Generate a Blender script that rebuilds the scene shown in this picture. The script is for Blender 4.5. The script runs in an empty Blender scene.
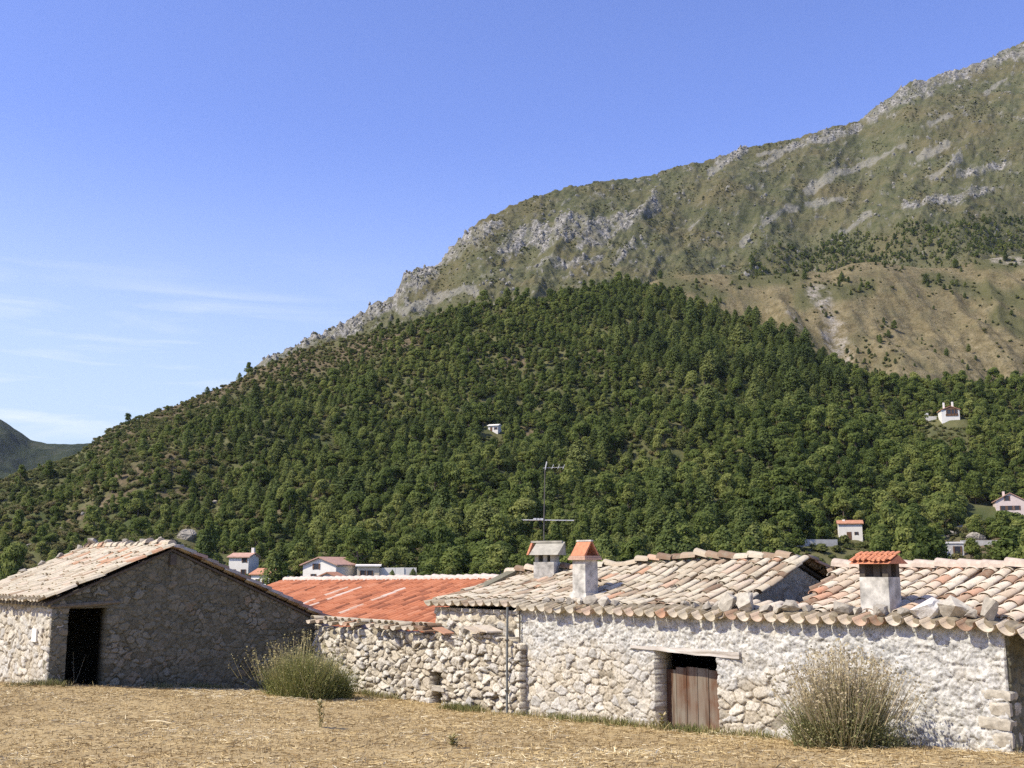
import bpy, bmesh, math, random
import numpy as np
from mathutils import Vector, Matrix

random.seed(7)
RNG = np.random.default_rng(7)
scene = bpy.context.scene
COL = scene.collection
R = math.radians

# ------------------------------------------------------------------ camera, world, sun
F = 1080.0
PITCH = math.atan(183.0 / F)
CP, SP = math.cos(PITCH), math.sin(PITCH)
EZ = 3.5
cd = bpy.data.cameras.new('camera')
cd.sensor_width = 36.0
cd.lens = F / 1024.0 * 36.0
cd.clip_end = 20000.0
cam = bpy.data.objects.new('camera', cd)
COL.objects.link(cam)
cam.location = (0, 0, EZ)
cam.rotation_euler = (math.pi / 2 + PITCH, 0, 0)
scene.camera = cam

SUN_AZ = (-0.93, -0.37)       # horizontal direction towards the sun
SUN_EL = R(47)
SUN_STRENGTH = 4.9
SKY_STRENGTH = 0.14
HAZE = 0.000022

world = bpy.data.worlds.new('World')
scene.world = world
world.use_nodes = True
wn = world.node_tree
wn.nodes.clear()
w_out = wn.nodes.new('ShaderNodeOutputWorld')
w_bg = wn.nodes.new('ShaderNodeBackground')
sky = wn.nodes.new('ShaderNodeTexSky')
sky.sky_type = 'NISHITA'
sky.sun_disc = False
sky.sun_elevation = SUN_EL
sky.sun_rotation = math.atan2(SUN_AZ[0], SUN_AZ[1])
sky.altitude = 500
sky.air_density = 1.0
sky.dust_density = 1.2
sky.ozone_density = 1.6
tint = wn.nodes.new('ShaderNodeMix'); tint.data_type = 'RGBA'; tint.blend_type = 'MULTIPLY'
tint.inputs[0].default_value = 1.0
tint.inputs[7].default_value = (0.93, 0.94, 1.42, 1)
wn.links.new(sky.outputs[0], tint.inputs[6])
# thin wispy cirrus low on the left
tc = wn.nodes.new('ShaderNodeTexCoord')
sep = wn.nodes.new('ShaderNodeSeparateXYZ'); wn.links.new(tc.outputs['Generated'], sep.inputs[0])
mp = wn.nodes.new('ShaderNodeMapping'); wn.links.new(tc.outputs['Generated'], mp.inputs[0])
mp.inputs['Rotation'].default_value = (0.0, R(-10), 0.0)
mp.inputs['Scale'].default_value = (3.2, 3.2, 30.0)
cn = wn.nodes.new('ShaderNodeTexNoise'); wn.links.new(mp.outputs[0], cn.inputs['Vector'])
cn.inputs['Scale'].default_value = 1.35; cn.inputs['Detail'].default_value = 7
cn.inputs['Roughness'].default_value = 0.55; cn.inputs['Distortion'].default_value = 0.6
cr = wn.nodes.new('ShaderNodeMapRange'); wn.links.new(cn.outputs[0], cr.inputs[0])
cr.inputs[1].default_value = 0.50; cr.inputs[2].default_value = 0.78
ex = wn.nodes.new('ShaderNodeMapRange'); wn.links.new(sep.outputs[0], ex.inputs[0])
ex.interpolation_type = 'SMOOTHSTEP'
ex.inputs[1].default_value = -0.02; ex.inputs[2].default_value = -0.30
ez_ = wn.nodes.new('ShaderNodeMapRange'); wn.links.new(sep.outputs[2], ez_.inputs[0])
ez_.interpolation_type = 'SMOOTHSTEP'
ez_.inputs[1].default_value = 0.30; ez_.inputs[2].default_value = 0.15
m1 = wn.nodes.new('ShaderNodeMath'); m1.operation = 'MULTIPLY'
wn.links.new(cr.outputs[0], m1.inputs[0]); wn.links.new(ex.outputs[0], m1.inputs[1])
m2 = wn.nodes.new('ShaderNodeMath'); m2.operation = 'MULTIPLY'
wn.links.new(m1.outputs[0], m2.inputs[0]); wn.links.new(ez_.outputs[0], m2.inputs[1])
m3 = wn.nodes.new('ShaderNodeMath'); m3.operation = 'MULTIPLY'; m3.inputs[1].default_value = 0.8
wn.links.new(m2.outputs[0], m3.inputs[0])
cm = wn.nodes.new('ShaderNodeMix'); cm.data_type = 'RGBA'
wn.links.new(m3.outputs[0], cm.inputs[0])
cm.inputs[7].default_value = (5.6, 5.9, 6.3, 1)
# pale summer veil towards the horizon, strongest on the left
hv1 = wn.nodes.new('ShaderNodeMapRange'); hv1.interpolation_type = 'SMOOTHSTEP'; wn.links.new(sep.outputs[2], hv1.inputs[0])
hv1.inputs[1].default_value = 0.40; hv1.inputs[2].default_value = 0.06
hv2 = wn.nodes.new('ShaderNodeMapRange'); wn.links.new(sep.outputs[0], hv2.inputs[0])
hv2.inputs[1].default_value = 0.25; hv2.inputs[2].default_value = -0.45; hv2.inputs[3].default_value = 0.4; hv2.inputs[4].default_value = 0.95
hv3 = wn.nodes.new('ShaderNodeMath'); hv3.operation = 'MULTIPLY'; wn.links.new(hv1.outputs[0], hv3.inputs[0]); wn.links.new(hv2.outputs[0], hv3.inputs[1])
veil = wn.nodes.new('ShaderNodeMix'); veil.data_type = 'RGBA'
wn.links.new(hv3.outputs[0], veil.inputs[0]); wn.links.new(tint.outputs[2], veil.inputs[6]); veil.inputs[7].default_value = (3.6, 4.5, 5.4, 1)
wn.links.new(veil.outputs[2], cm.inputs[6])
wn.links.new(cm.outputs[2], w_bg.inputs[0])
w_bg.inputs[1].default_value = SKY_STRENGTH
wn.links.new(w_bg.outputs[0], w_out.inputs[0])

sd = bpy.data.lights.new('sun', 'SUN')
sd.energy = SUN_STRENGTH
sd.angle = R(0.5)
sd.color = (1.0, 0.92, 0.77)
sun = bpy.data.objects.new('sun', sd)
COL.objects.link(sun)
_h = math.hypot(*SUN_AZ)
sdir = Vector((SUN_AZ[0] / _h * math.cos(SUN_EL), SUN_AZ[1] / _h * math.cos(SUN_EL), math.sin(SUN_EL)))
sun.rotation_euler = sdir.to_track_quat('Z', 'Y').to_euler()
sun.location = (-40, -20, 60)

scene.view_settings.view_transform = 'Standard'
scene.view_settings.look = 'None'
scene.view_settings.exposure = 0.38
scene.view_settings.gamma = 1.0
scene.view_settings.use_curve_mapping = False
scene.cycles.use_denoising = False
scene.cycles.max_bounces = 5
scene.cycles.diffuse_bounces = 3
scene.cycles.glossy_bounces = 2
scene.cycles.transparent_max_bounces = 6

# ------------------------------------------------------------------ projection helpers (planning only)
def ray(px, py):
    u = (384.0 - py) / F
    return ((px - 512.0) / F, CP - u * SP, SP + u * CP)

def P(px, py, Y):
    r = ray(px, py); k = Y / r[1]
    return (r[0] * k, Y, EZ + r[2] * k)

def AE(px, py):
    r = ray(px, py)
    return r[0] / r[1], r[2] / r[1]

def proj(X, Y, Z):
    Z = Z - EZ
    d = Y * CP + Z * SP
    v = -Y * SP + Z * CP
    return 512.0 + F * X / d, 384.0 - F * v / d

# ------------------------------------------------------------------ noise
def _h2(ix, iy, seed):
    a = (ix.astype(np.int64) * 374761393 + iy.astype(np.int64) * 668265263 + seed * 974634777) & 0xFFFFFFFF
    a = ((a ^ (a >> 13)) * 1274126177) & 0xFFFFFFFF
    a = a ^ (a >> 16)
    return (a & 0xFFFFFF) / float(0xFFFFFF)

def vnoise(x, y, seed=0):
    x = np.asarray(x, float); y = np.asarray(y, float)
    ix = np.floor(x); iy = np.floor(y)
    fx = x - ix; fy = y - iy
    fx = fx * fx * fx * (fx * (fx * 6 - 15) + 10); fy = fy * fy * fy * (fy * (fy * 6 - 15) + 10)
    a = _h2(ix, iy, seed); b = _h2(ix + 1, iy, seed); c = _h2(ix, iy + 1, seed); d = _h2(ix + 1, iy + 1, seed)
    return (a + (b - a) * fx) * (1 - fy) + (c + (d - c) * fx) * fy

def fbm(x, y, octv=5, seed=0, gain=0.5):
    s = 0; a = 1.0; t = 0
    x = np.asarray(x, float); y = np.asarray(y, float)
    for o in range(octv):
        s = s + a * (vnoise(x, y, seed + o * 17) - 0.5); t += a
        x, y = (x * 0.8 - y * 0.6) * 2.03, (x * 0.6 + y * 0.8) * 2.03
        a *= gain
    return s / t * 2

def ridged(x, y, octv=5, seed=0, gain=0.55):
    s = 0; a = 1.0; t = 0
    x = np.asarray(x, float); y = np.asarray(y, float)
    for o in range(octv):
        s = s + a * (1 - np.abs(2 * vnoise(x, y, seed + o * 13) - 1)); t += a
        x, y = (x * 0.8 - y * 0.6) * 2.1, (x * 0.6 + y * 0.8) * 2.1
        a *= gain
    return s / t

def sstep(a, b, x):
    t = np.clip((np.asarray(x, float) - a) / (b - a), 0, 1)
    return t * t * (3 - 2 * t)

# ------------------------------------------------------------------ mesh and object helpers
def np_mesh(name, V, Q, attrs=None, tri=False, mat_idx=None, smooth=False):
    V = np.asarray(V, np.float32); Q = np.asarray(Q, np.int32)
    me = bpy.data.meshes.new(name)
    k = Q.shape[1]
    me.vertices.add(len(V)); me.vertices.foreach_set('co', V.ravel())
    me.loops.add(len(Q) * k); me.loops.foreach_set('vertex_index', Q.ravel())
    me.polygons.add(len(Q)); me.polygons.foreach_set('loop_start', np.arange(0, len(Q) * k, k, dtype=np.int32))
    for an, (dom, arr) in (attrs or {}).items():
        at = me.attributes.new(an, 'FLOAT', dom)
        at.data.foreach_set('value', np.asarray(arr, np.float32).ravel())
    if mat_idx is not None:
        me.polygons.foreach_set('material_index', np.asarray(mat_idx, np.int32))
    if smooth:
        me.polygons.foreach_set('use_smooth', np.ones(len(Q), dtype=bool))
    me.update(calc_edges=True)
    return me

def link(name, me, mats, parent=None, loc=None):
    o = bpy.data.objects.new(name, me)
    COL.objects.link(o)
    if not isinstance(mats, (list, tuple)): mats = [mats]
    for m in mats:
        if len(me.materials) < len(mats): me.materials.append(m)
    if loc is not None: o.location = loc
    if parent is not None:
        o.parent = parent
        # geometry is written in world space; keep it there
        if loc is None:
            o.location = -Vector(parent['_base'])
    return o

def thing(name, label, cat, loc, group=None):
    e = bpy.data.objects.new(name, None)
    e.empty_display_size = 0.3
    COL.objects.link(e)
    e.location = loc
    e['_base'] = tuple(loc)
    e['label'] = label; e['category'] = cat
    if group: e['group'] = group
    return e

def tag(o, label, cat, group=None):
    o['label'] = label; o['category'] = cat
    if group: o['group'] = group
    return o

def child(name, me, mats, part):
    """sub-part: geometry in world space under a part that is itself in world space"""
    o = bpy.data.objects.new(name, me)
    COL.objects.link(o)
    me.materials.append(mats)
    o.parent = part
    return o

class MB:
    def __init__(s):
        s.v = []; s.f = []; s.t = []
    def quad(s, pts, tone=0.5):
        n = len(s.v); s.v += [tuple(p) for p in pts]; s.f.append(tuple(range(n, n + len(pts)))); s.t.append(tone)
    def box(s, c, ax, ay, az, tone=0.5, taper=1.0):
        """c centre of base; ax, ay half vectors, az full height vector"""
        c = Vector(c); ax = Vector(ax); ay = Vector(ay); az = Vector(az)
        n = len(s.v)
        for k, h in ((1.0, 0), (taper, 1)):
            for sx, sy in ((-1, -1), (1, -1), (1, 1), (-1, 1)):
                s.v.append(tuple(c + ax * sx * k + ay * sy * k + az * h))
        for f in ((0, 3, 2, 1), (4, 5, 6, 7), (0, 1, 5, 4), (1, 2, 6, 5), (2, 3, 7, 6), (3, 0, 4, 7)):
            s.f.append(tuple(n + i for i in f)); s.t.append(tone)
    def prism(s, poly, ext, tone=0.5):
        """poly list of 3D points (planar), ext vector"""
        n = len(s.v); m = len(poly); e = Vector(ext)
        s.v += [tuple(Vector(p)) for p in poly] + [tuple(Vector(p) + e) for p in poly]
        s.f.append(tuple(range(n + m - 1, n - 1, -1))); s.f.append(tuple(range(n + m, n + 2 * m))); s.t += [tone, tone]
        for i in range(m):
            j = (i + 1) % m
            s.f.append((n + i, n + j, n + m + j, n + m + i)); s.t.append(tone)
    def tube(s, pts, radii, seg=6, tone=0.5, cap=True):
        n0 = len(s.v); pts = [Vector(p) for p in pts]
        for i, p in enumerate(pts):
            d = (pts[min(i + 1, len(pts) - 1)] - pts[max(i - 1, 0)]).normalized()
            a = d.cross(Vector((0.3, 0.2, 1)) if abs(d.z) < 0.9 else Vector((1, 0, 0))).normalized(); b = d.cross(a)
            for k in range(seg):
                an = 2 * math.pi * k / seg
                s.v.append(tuple(p + (a * math.cos(an) + b * math.sin(an)) * radii[i]))
        for i in range(len(pts) - 1):
            for k in range(seg):
                k2 = (k + 1) % seg
                s.f.append((n0 + i * seg + k, n0 + i * seg + k2, n0 + (i + 1) * seg + k2, n0 + (i + 1) * seg + k)); s.t.append(tone)
        if cap:
            s.f.append(tuple(n0 + k for k in range(seg))[::-1]); s.t.append(tone)
            s.f.append(tuple(n0 + (len(pts) - 1) * seg + k for k in range(seg))); s.t.append(tone)
    def mesh(s, name, recalc=True):
        me = bpy.data.meshes.new(name)
        me.from_pydata(s.v, [], s.f)
        at = me.attributes.new('tone', 'FLOAT', 'FACE')
        at.data.foreach_set('value', np.asarray(s.t, np.float32))
        if recalc:
            bm = bmesh.new(); bm.from_mesh(me); bmesh.ops.recalc_face_normals(bm, faces=bm.faces); bm.to_mesh(me); bm.free()
        me.update()
        return me

# ------------------------------------------------------------------ material helpers
class NT:
    def __init__(s, name, rough=0.9, spec=0.15):
        s.m = bpy.data.materials.new(name); s.m.use_nodes = True
        s.t = s.m.node_tree; s.n = s.t.nodes
        s.b = s.n['Principled BSDF']; s.out = s.n['Material Output']
        s.b.inputs['Roughness'].default_value = rough
        s.b.inputs['Specular IOR Level'].default_value = spec
    def L(s, a, b): s.t.links.new(a, b)
    def attr(s, nm):
        a = s.n.new('ShaderNodeAttribute'); a.attribute_name = nm; return a.outputs['Fac']
    def coord(s, which='Object'):
        return s.n.new('ShaderNodeTexCoord').outputs[which]
    def pos(s):
        return s.n.new('ShaderNodeNewGeometry').outputs['Position']
    def noise(s, scale, detail=4, rough=0.55, vec=None, dist=0.0, stretch=None):
        t = s.n.new('ShaderNodeTexNoise'); t.inputs['Scale'].default_value = scale
        t.inputs['Detail'].default_value = detail; t.inputs['Roughness'].default_value = rough
        t.inputs['Distortion'].default_value = dist
        v = vec if vec is not None else s.pos()
        if stretch:
            mp = s.n.new('ShaderNodeMapping'); mp.inputs['Scale'].default_value = stretch; s.L(v, mp.inputs[0]); v = mp.outputs[0]
        s.L(v, t.inputs['Vector'])
        return t.outputs[0]
    def ramp(s, fac, stops, interp='LINEAR'):
        r = s.n.new('ShaderNodeValToRGB'); s.L(fac, r.inputs[0]); r.color_ramp.interpolation = interp
        e = r.color_ramp.elements
        while len(e) < len(stops): e.new(0.5)
        for i, (p, c) in enumerate(stops):
            e[i].position = p; e[i].color = (*c, 1) if len(c) == 3 else c
        return r.outputs[0]
    def mr(s, v, a, b, c=0.0, d=1.0):
        r = s.n.new('ShaderNodeMapRange'); s.L(v, r.inputs[0])
        for i, q in enumerate((a, b, c, d)): r.inputs[i + 1].default_value = q
        return r.outputs[0]
    def math(s, op, a, b=None):
        r = s.n.new('ShaderNodeMath'); r.operation = op
        for i, q in enumerate((a, b)):
            if q is None: continue
            if isinstance(q, (int, float)): r.inputs[i].default_value = q
            else: s.L(q, r.inputs[i])
        return r.outputs[0]
    def mix(s, fac, a, b, mode='MIX'):
        r = s.n.new('ShaderNodeMix'); r.data_type = 'RGBA'; r.blend_type = mode
        for i, q in ((0, fac), (6, a), (7, b)):
            if isinstance(q, (int, float)): r.inputs[i].default_value = q
            elif isinstance(q, tuple): r.inputs[i].default_value = (*q, 1)
            else: s.L(q, r.inputs[i])
        return r.outputs[2]
    def base(s, c):
        if isinstance(c, tuple): s.b.inputs['Base Color'].default_value = (*c, 1)
        else: s.L(c, s.b.inputs['Base Color'])
    def bump(s, h, strength=0.4, dist=0.02):
        b = s.n.new('ShaderNodeBump'); b.inputs['Strength'].default_value = strength; b.inputs['Distance'].default_value = dist
        s.L(h, b.inputs['Height']); s.L(b.outputs[0], s.b.inputs['Normal'])

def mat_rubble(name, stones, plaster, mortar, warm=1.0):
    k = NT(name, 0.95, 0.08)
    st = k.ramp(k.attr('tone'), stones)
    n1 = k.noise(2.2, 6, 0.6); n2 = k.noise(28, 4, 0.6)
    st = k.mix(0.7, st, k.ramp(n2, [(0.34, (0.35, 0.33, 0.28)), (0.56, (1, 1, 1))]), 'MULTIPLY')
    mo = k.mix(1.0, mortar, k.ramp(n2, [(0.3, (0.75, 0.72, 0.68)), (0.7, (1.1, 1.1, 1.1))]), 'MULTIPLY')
    c = k.mix(k.attr('mort_shade'), st, mo)  # mortar joints, with the shade of the gaps put into their colour
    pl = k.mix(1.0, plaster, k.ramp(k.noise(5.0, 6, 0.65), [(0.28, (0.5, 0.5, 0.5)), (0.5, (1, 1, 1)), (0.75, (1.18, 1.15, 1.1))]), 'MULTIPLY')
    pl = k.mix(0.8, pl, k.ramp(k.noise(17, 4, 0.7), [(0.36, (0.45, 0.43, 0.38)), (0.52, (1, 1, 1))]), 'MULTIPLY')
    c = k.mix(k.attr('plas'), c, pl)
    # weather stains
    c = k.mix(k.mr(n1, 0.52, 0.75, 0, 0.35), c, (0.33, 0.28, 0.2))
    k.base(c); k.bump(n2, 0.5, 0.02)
    return k.m

def mat_tiles(name, stops, lichen=0.35, lichcol=(0.42, 0.38, 0.29)):
    k = NT(name, 0.9, 0.12)
    c = k.ramp(k.attr('tone'), stops, 'LINEAR')
    n = k.noise(9.0, 5, 0.65); n2 = k.noise(45, 3, 0.6)
    c = k.mix(k.mr(n, 0.5, 0.68, 0, lichen), c, lichcol)
    c = k.mix(0.5, c, k.ramp(n2, [(0.3, (0.62, 0.6, 0.58)), (0.65, (1.05, 1.05, 1.05))]), 'MULTIPLY')
    k.base(c); k.bump(n2, 0.4, 0.01)
    return k.m

def mat_plain(name, col, rough=0.8, var=0.25, scale=12, spec=0.2, bump=0.2):
    k = NT(name, rough, spec)
    n = k.noise(scale, 5, 0.6)
    k.base(k.mix(1.0, col, k.ramp(n, [(0.25, (1 - var,) * 3), (0.75, (1 + var * 0.4,) * 3)]), 'MULTIPLY'))
    if bump: k.bump(n, bump, 0.01)
    return k.m

def mat_leaf(name, dark, mid, light, trans=0.25, rnd=0.6):
    k = NT(name, 0.75, 0.2)
    oi = k.n.new('ShaderNodeObjectInfo').outputs['Random']
    f = k.math('ADD', k.math('MULTIPLY', oi, rnd), k.math('MULTIPLY', k.attr('tone'), 1 - rnd))
    if rnd > 0.1:
        loc = k.n.new('ShaderNodeObjectInfo').outputs['Location']
        f = k.math('ADD', f, k.mr(k.noise(0.022, 4, 0.6, loc), 0.3, 0.7, -0.30, 0.30))
    c = k.ramp(f, [(0.1, dark), (0.5, mid), (0.95, light)])
    k.base(c)
    if trans:
        tr = k.n.new('ShaderNodeBsdfTranslucent'); k.L(c, tr.inputs[0])
        mx = k.n.new('ShaderNodeMixShader'); mx.inputs[0].default_value = trans
        k.L(k.b.outputs[0], mx.inputs[1]); k.L(tr.outputs[0], mx.inputs[2]); k.L(mx.outputs[0], k.out.inputs[0])
    return k.m

STONES_W = [(0.0, (0.27, 0.235, 0.17)), (0.22, (0.50, 0.44, 0.33)), (0.5, (0.60, 0.545, 0.43)), (0.75, (0.62, 0.585, 0.50)), (0.9, (0.44, 0.42, 0.37)), (1.0, (0.36, 0.345, 0.30))]
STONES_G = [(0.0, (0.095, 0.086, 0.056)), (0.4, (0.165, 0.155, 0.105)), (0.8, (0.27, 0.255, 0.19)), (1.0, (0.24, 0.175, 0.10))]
M_wall = mat_rubble('limestone_rubble', STONES_W, (0.53, 0.52, 0.475), (0.36, 0.31, 0.23))
M_dry = mat_rubble('dry_stone_rubble', STONES_W, (0.50, 0.475, 0.41), (0.20, 0.165, 0.115))  # here and above, joint colour darkened for shadow between the stones
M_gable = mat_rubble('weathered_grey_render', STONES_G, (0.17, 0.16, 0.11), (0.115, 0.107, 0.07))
M_gable2 = mat_rubble('pale_grey_render', STONES_W, (0.72, 0.64, 0.47), (0.5, 0.44, 0.32))
M_tile_old = mat_tiles('old_canal_tiles', [(0.0, (0.19, 0.125, 0.08)), (0.14, (0.33, 0.24, 0.16)), (0.36, (0.46, 0.395, 0.285)), (0.7, (0.535, 0.48, 0.365)), (0.93, (0.52, 0.42, 0.315)), (1.0, (0.48, 0.29, 0.18))], 0.65, (0.27, 0.245, 0.18))
M_tile_mix = mat_tiles('mixed_canal_tiles', [(0.0, (0.21, 0.13, 0.08)), (0.16, (0.36, 0.24, 0.16)), (0.4, (0.50, 0.405, 0.29)), (0.72, (0.59, 0.525, 0.41)), (0.9, (0.51, 0.35, 0.24)), (1.0, (0.48, 0.24, 0.14))], 0.5, (0.30, 0.265, 0.19))
M_tile_new = mat_tiles('orange_roof_tiles', [(0.0, (0.13, 0.05, 0.03)), (0.25, (0.27, 0.10, 0.055)), (0.5, (0.43, 0.16, 0.08)), (0.86, (0.47, 0.205, 0.115)), (0.9, (0.50, 0.36, 0.27)), (1.0, (0.58, 0.47, 0.39))], 0.05)
M_ridge_white = mat_plain('whitish_ridge_mortar', (0.55, 0.47, 0.39), 0.9, 0.3, 8)
M_wood = NT('weathered_planks', 0.85, 0.15)
_n = M_wood.noise(6, 6, 0.65, stretch=(1, 1, 0.08)); _n2 = M_wood.noise(2.0, 3)
_c = M_wood.mix(M_wood.mr(_n, 0.44, 0.56), (0.085, 0.045, 0.026), (0.22, 0.19, 0.145))
_c = M_wood.mix(M_wood.attr('tone'), _c, M_wood.mix(M_wood.mr(_n2, 0.4, 0.7), (0.14, 0.066, 0.036), (0.20, 0.175, 0.135)))
M_wood.base(_c); M_wood.bump(_n, 0.5, 0.01); M_wood = M_wood.m
M_lintel = NT('bleached_beam', 0.9, 0.1)
_n = M_lintel.noise(9, 6, 0.65, stretch=(0.15, 0.15, 1.6))
M_lintel.base(M_lintel.ramp(_n, [(0.3, (0.24, 0.20, 0.15)), (0.5, (0.46, 0.42, 0.36)), (0.75, (0.60, 0.56, 0.5))])); M_lintel.bump(_n, 0.7, 0.02); M_lintel = M_lintel.m
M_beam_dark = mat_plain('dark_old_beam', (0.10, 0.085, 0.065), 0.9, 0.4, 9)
M_chim = mat_plain('flaking_white_render', (0.57, 0.545, 0.475), 0.9, 0.7, 5, 0.1, 0.6)
M_chim_g = mat_plain('grey_cement_render', (0.40, 0.375, 0.30), 0.95, 0.35, 7, 0.1, 0.3)
M_brick = mat_plain('terracotta_slab', (0.54, 0.225, 0.12), 0.85, 0.35, 14, 0.15, 0.3)
M_brickpale = mat_plain('pale_brick_rim', (0.50, 0.32, 0.23), 0.9, 0.3, 20)
M_rock = mat_plain('loose_limestone', (0.36, 0.325, 0.26), 0.95, 0.5, 9, 0.08, 0.5)
M_rock_white = mat_plain('white_limestone', (0.66, 0.63, 0.56), 0.95, 0.35, 25, 0.08, 0.6)
M_dark = mat_plain('dark_underside_boards', (0.06, 0.05, 0.04), 0.95, 0.3, 6)
M_metal = mat_plain('dull_galvanised_metal', (0.34, 0.35, 0.36), 0.5, 0.2, 10, 0.4, 0)
M_alu = mat_plain('bright_aluminium_tube', (0.62, 0.62, 0.6), 0.4, 0.1, 10, 0.5, 0)
M_white = mat_plain('white_house_render', (0.78, 0.745, 0.66), 0.9, 0.12, 0.8, 0.1, 0)
M_pink = mat_plain('pale_pink_render', (0.66, 0.55, 0.49), 0.9, 0.12, 0.8, 0.1, 0)
M_farroof = mat_plain('far_pink_tiles', (0.50, 0.31, 0.23), 0.9, 0.35, 1.6, 0.1, 0)
M_farroof_o = mat_plain('far_orange_tiles', (0.50, 0.25, 0.15), 0.9, 0.35, 1.6, 0.1, 0)
M_glass = mat_plain('dark_window_glass', (0.035, 0.035, 0.04), 0.25, 0.1, 1, 0.5, 0)
M_timber = mat_plain('brown_timber', (0.16, 0.09, 0.05), 0.85, 0.2, 2)
M_concrete = mat_plain('pale_concrete_wall', (0.52, 0.50, 0.45), 0.95, 0.3, 1.2, 0.1, 0)
M_bark = mat_plain('bark', (0.13, 0.10, 0.075), 0.95, 0.3, 6)

# ------------------------------------------------------------------ near ground
W2 = np.array((0.656, -0.754)); T2 = np.array((0.754, 0.656))
L2 = np.array((P(522, 717, 25)[0], 25.0))
def FW(u, v, z):
    p = L2 + u * W2 + v * T2
    return Vector((p[0], p[1], z))
def u_at(px, v=0.0, z=EZ - 1.5):
    lo, hi = -40.0, 14.0
    for _ in range(60):
        m = (lo + hi) / 2
        q = FW(m, v, z)
        if proj(q.x, q.y, q.z)[0] < px: lo = m
        else: hi = m
    return (lo + hi) / 2
def base_pt(px, py, v=0.0):
    q = FW(u_at(px, v), v, 0); return P(px, py, q.y)

BC = np.array(P(47, 685, 27)[:2])                     # near corner of the barn
def BW(s, d, z):
    """barn frame: s along the gable, d into the barn"""
    p = BC + s * T2 - d * W2
    return Vector((p[0], p[1], z))

ctrl = [P(47, 685, 27), P(0, 683, 30), P(-120, 683, 34)]
for s, py in ((3.2, 688), (6, 690), (7.6, 692)):
    q = BW(s, 0, 0); ctrl.append(P(proj(q.x, q.y, EZ - 3)[0], py, q.y))
ctrl += [base_pt(315, 688), base_pt(385, 697), base_pt(450, 705), base_pt(505, 713), base_pt(600, 722), base_pt(690, 731), base_pt(800, 739), base_pt(900, 746), base_pt(1008, 753)]
ctrl += [P(1160, 758, 15.5), P(-100, 768, 14), P(100, 768, 13), P(300, 768, 12.5), P(512, 768, 12), P(800, 768, 12.3), P(1024, 768, 13.2), P(1200, 775, 13)]
ctrl += [(0, 0, EZ - 1.7), (-9, 2, EZ - 1.6), (9, 2, EZ - 1.75), (0, 5, EZ - 1.75), (-9, 8, EZ - 1.75), (8, 7, EZ - 1.9), (0, -25, EZ - 1.0), (-35, -10, EZ - 0.8), (35, -10, EZ - 1.6),
         (-45, 35, EZ - 2.0), (45, 20, EZ - 3.4), (0, 45, EZ - 4.2), (-30, 50, EZ - 3.6), (30, 45, EZ - 4.6), (0, 75, EZ - 6.8), (-60, 75, EZ - 6.5), (60, 75, EZ - 7.0)]
CT = np.array(ctrl)
def _phi(d): return np.sqrt(d * d + 9.0)
_A = _phi(np.linalg.norm(CT[:, None, :2] - CT[None, :, :2], axis=2))
_n = len(CT); _A = np.block([[_A + np.eye(_n) * -0.02, np.ones((_n, 1))], [np.ones((1, _n)), np.zeros((1, 1))]])
_wts = np.linalg.solve(_A, np.concatenate([CT[:, 2], [0]]))
def gz0(x, y):
    x = np.asarray(x, float); y = np.asarray(y, float)
    r = np.zeros(np.broadcast(x, y).shape) + _wts[-1]
    for i in range(_n):
        r = r + _wts[i] * _phi(np.hypot(x - CT[i, 0], y - CT[i, 1]))
    return r
def gz(x, y):
    return gz0(x, y) + 0.05 * fbm(np.asarray(x) * 0.5, np.asarray(y) * 0.5, 4, 3) + 0.025 * fbm(np.asarray(x) * 3.1, np.asarray(y) * 3.1, 3, 9)

k = NT('dry_field_soil', 0.98, 0.05)
n1 = k.noise(0.6, 5, 0.6); n2 = k.noise(18, 6, 0.7); n3 = k.noise(3.0, 5, 0.6)
c = k.ramp(n2, [(0.3, (0.25, 0.172, 0.078)), (0.5, (0.41, 0.305, 0.148)), (0.72, (0.55, 0.445, 0.245))])
c = k.mix(k.mr(n1, 0.45, 0.65, 0, 0.7), c, (0.27, 0.195, 0.095))
c = k.mix(k.mr(n3, 0.58, 0.72, 0, 0.4), c, (0.56, 0.45, 0.28))
k.base(c); k.bump(n2, 0.7, 0.03)
M_soil = k.m

def grid_quads(nx, ny):
    i = np.arange(nx - 1); j = np.arange(ny - 1)
    I, J = np.meshgrid(i, j)
    a = (J * nx + I).ravel()
    return np.stack([a, a + 1, a + nx + 1, a + nx], 1)

gx = np.concatenate([np.linspace(-70, -17, 40)[:-1], np.linspace(-17, 12, 400)[:-1], np.linspace(12, 70, 40)])
gy = np.concatenate([np.linspace(-40, 8, 40)[:-1], np.linspace(8, 34, 360)[:-1], np.linspace(34, 80, 40)])
GX, GY = np.meshgrid(gx, gy)
V = np.stack([GX.ravel(), GY.ravel(), gz(GX, GY).ravel()], 1)
ground = link('ground', np_mesh('ground', V, grid_quads(len(gx), len(gy)), smooth=True), M_soil)
ground['kind'] = 'structure'

# ------------------------------------------------------------------ hills
def curve_ae(pts):
    ae = sorted(AE(x, y) for x, y in pts)
    return np.array([a for a, e in ae]), np.array([e for a, e in ae])

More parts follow.
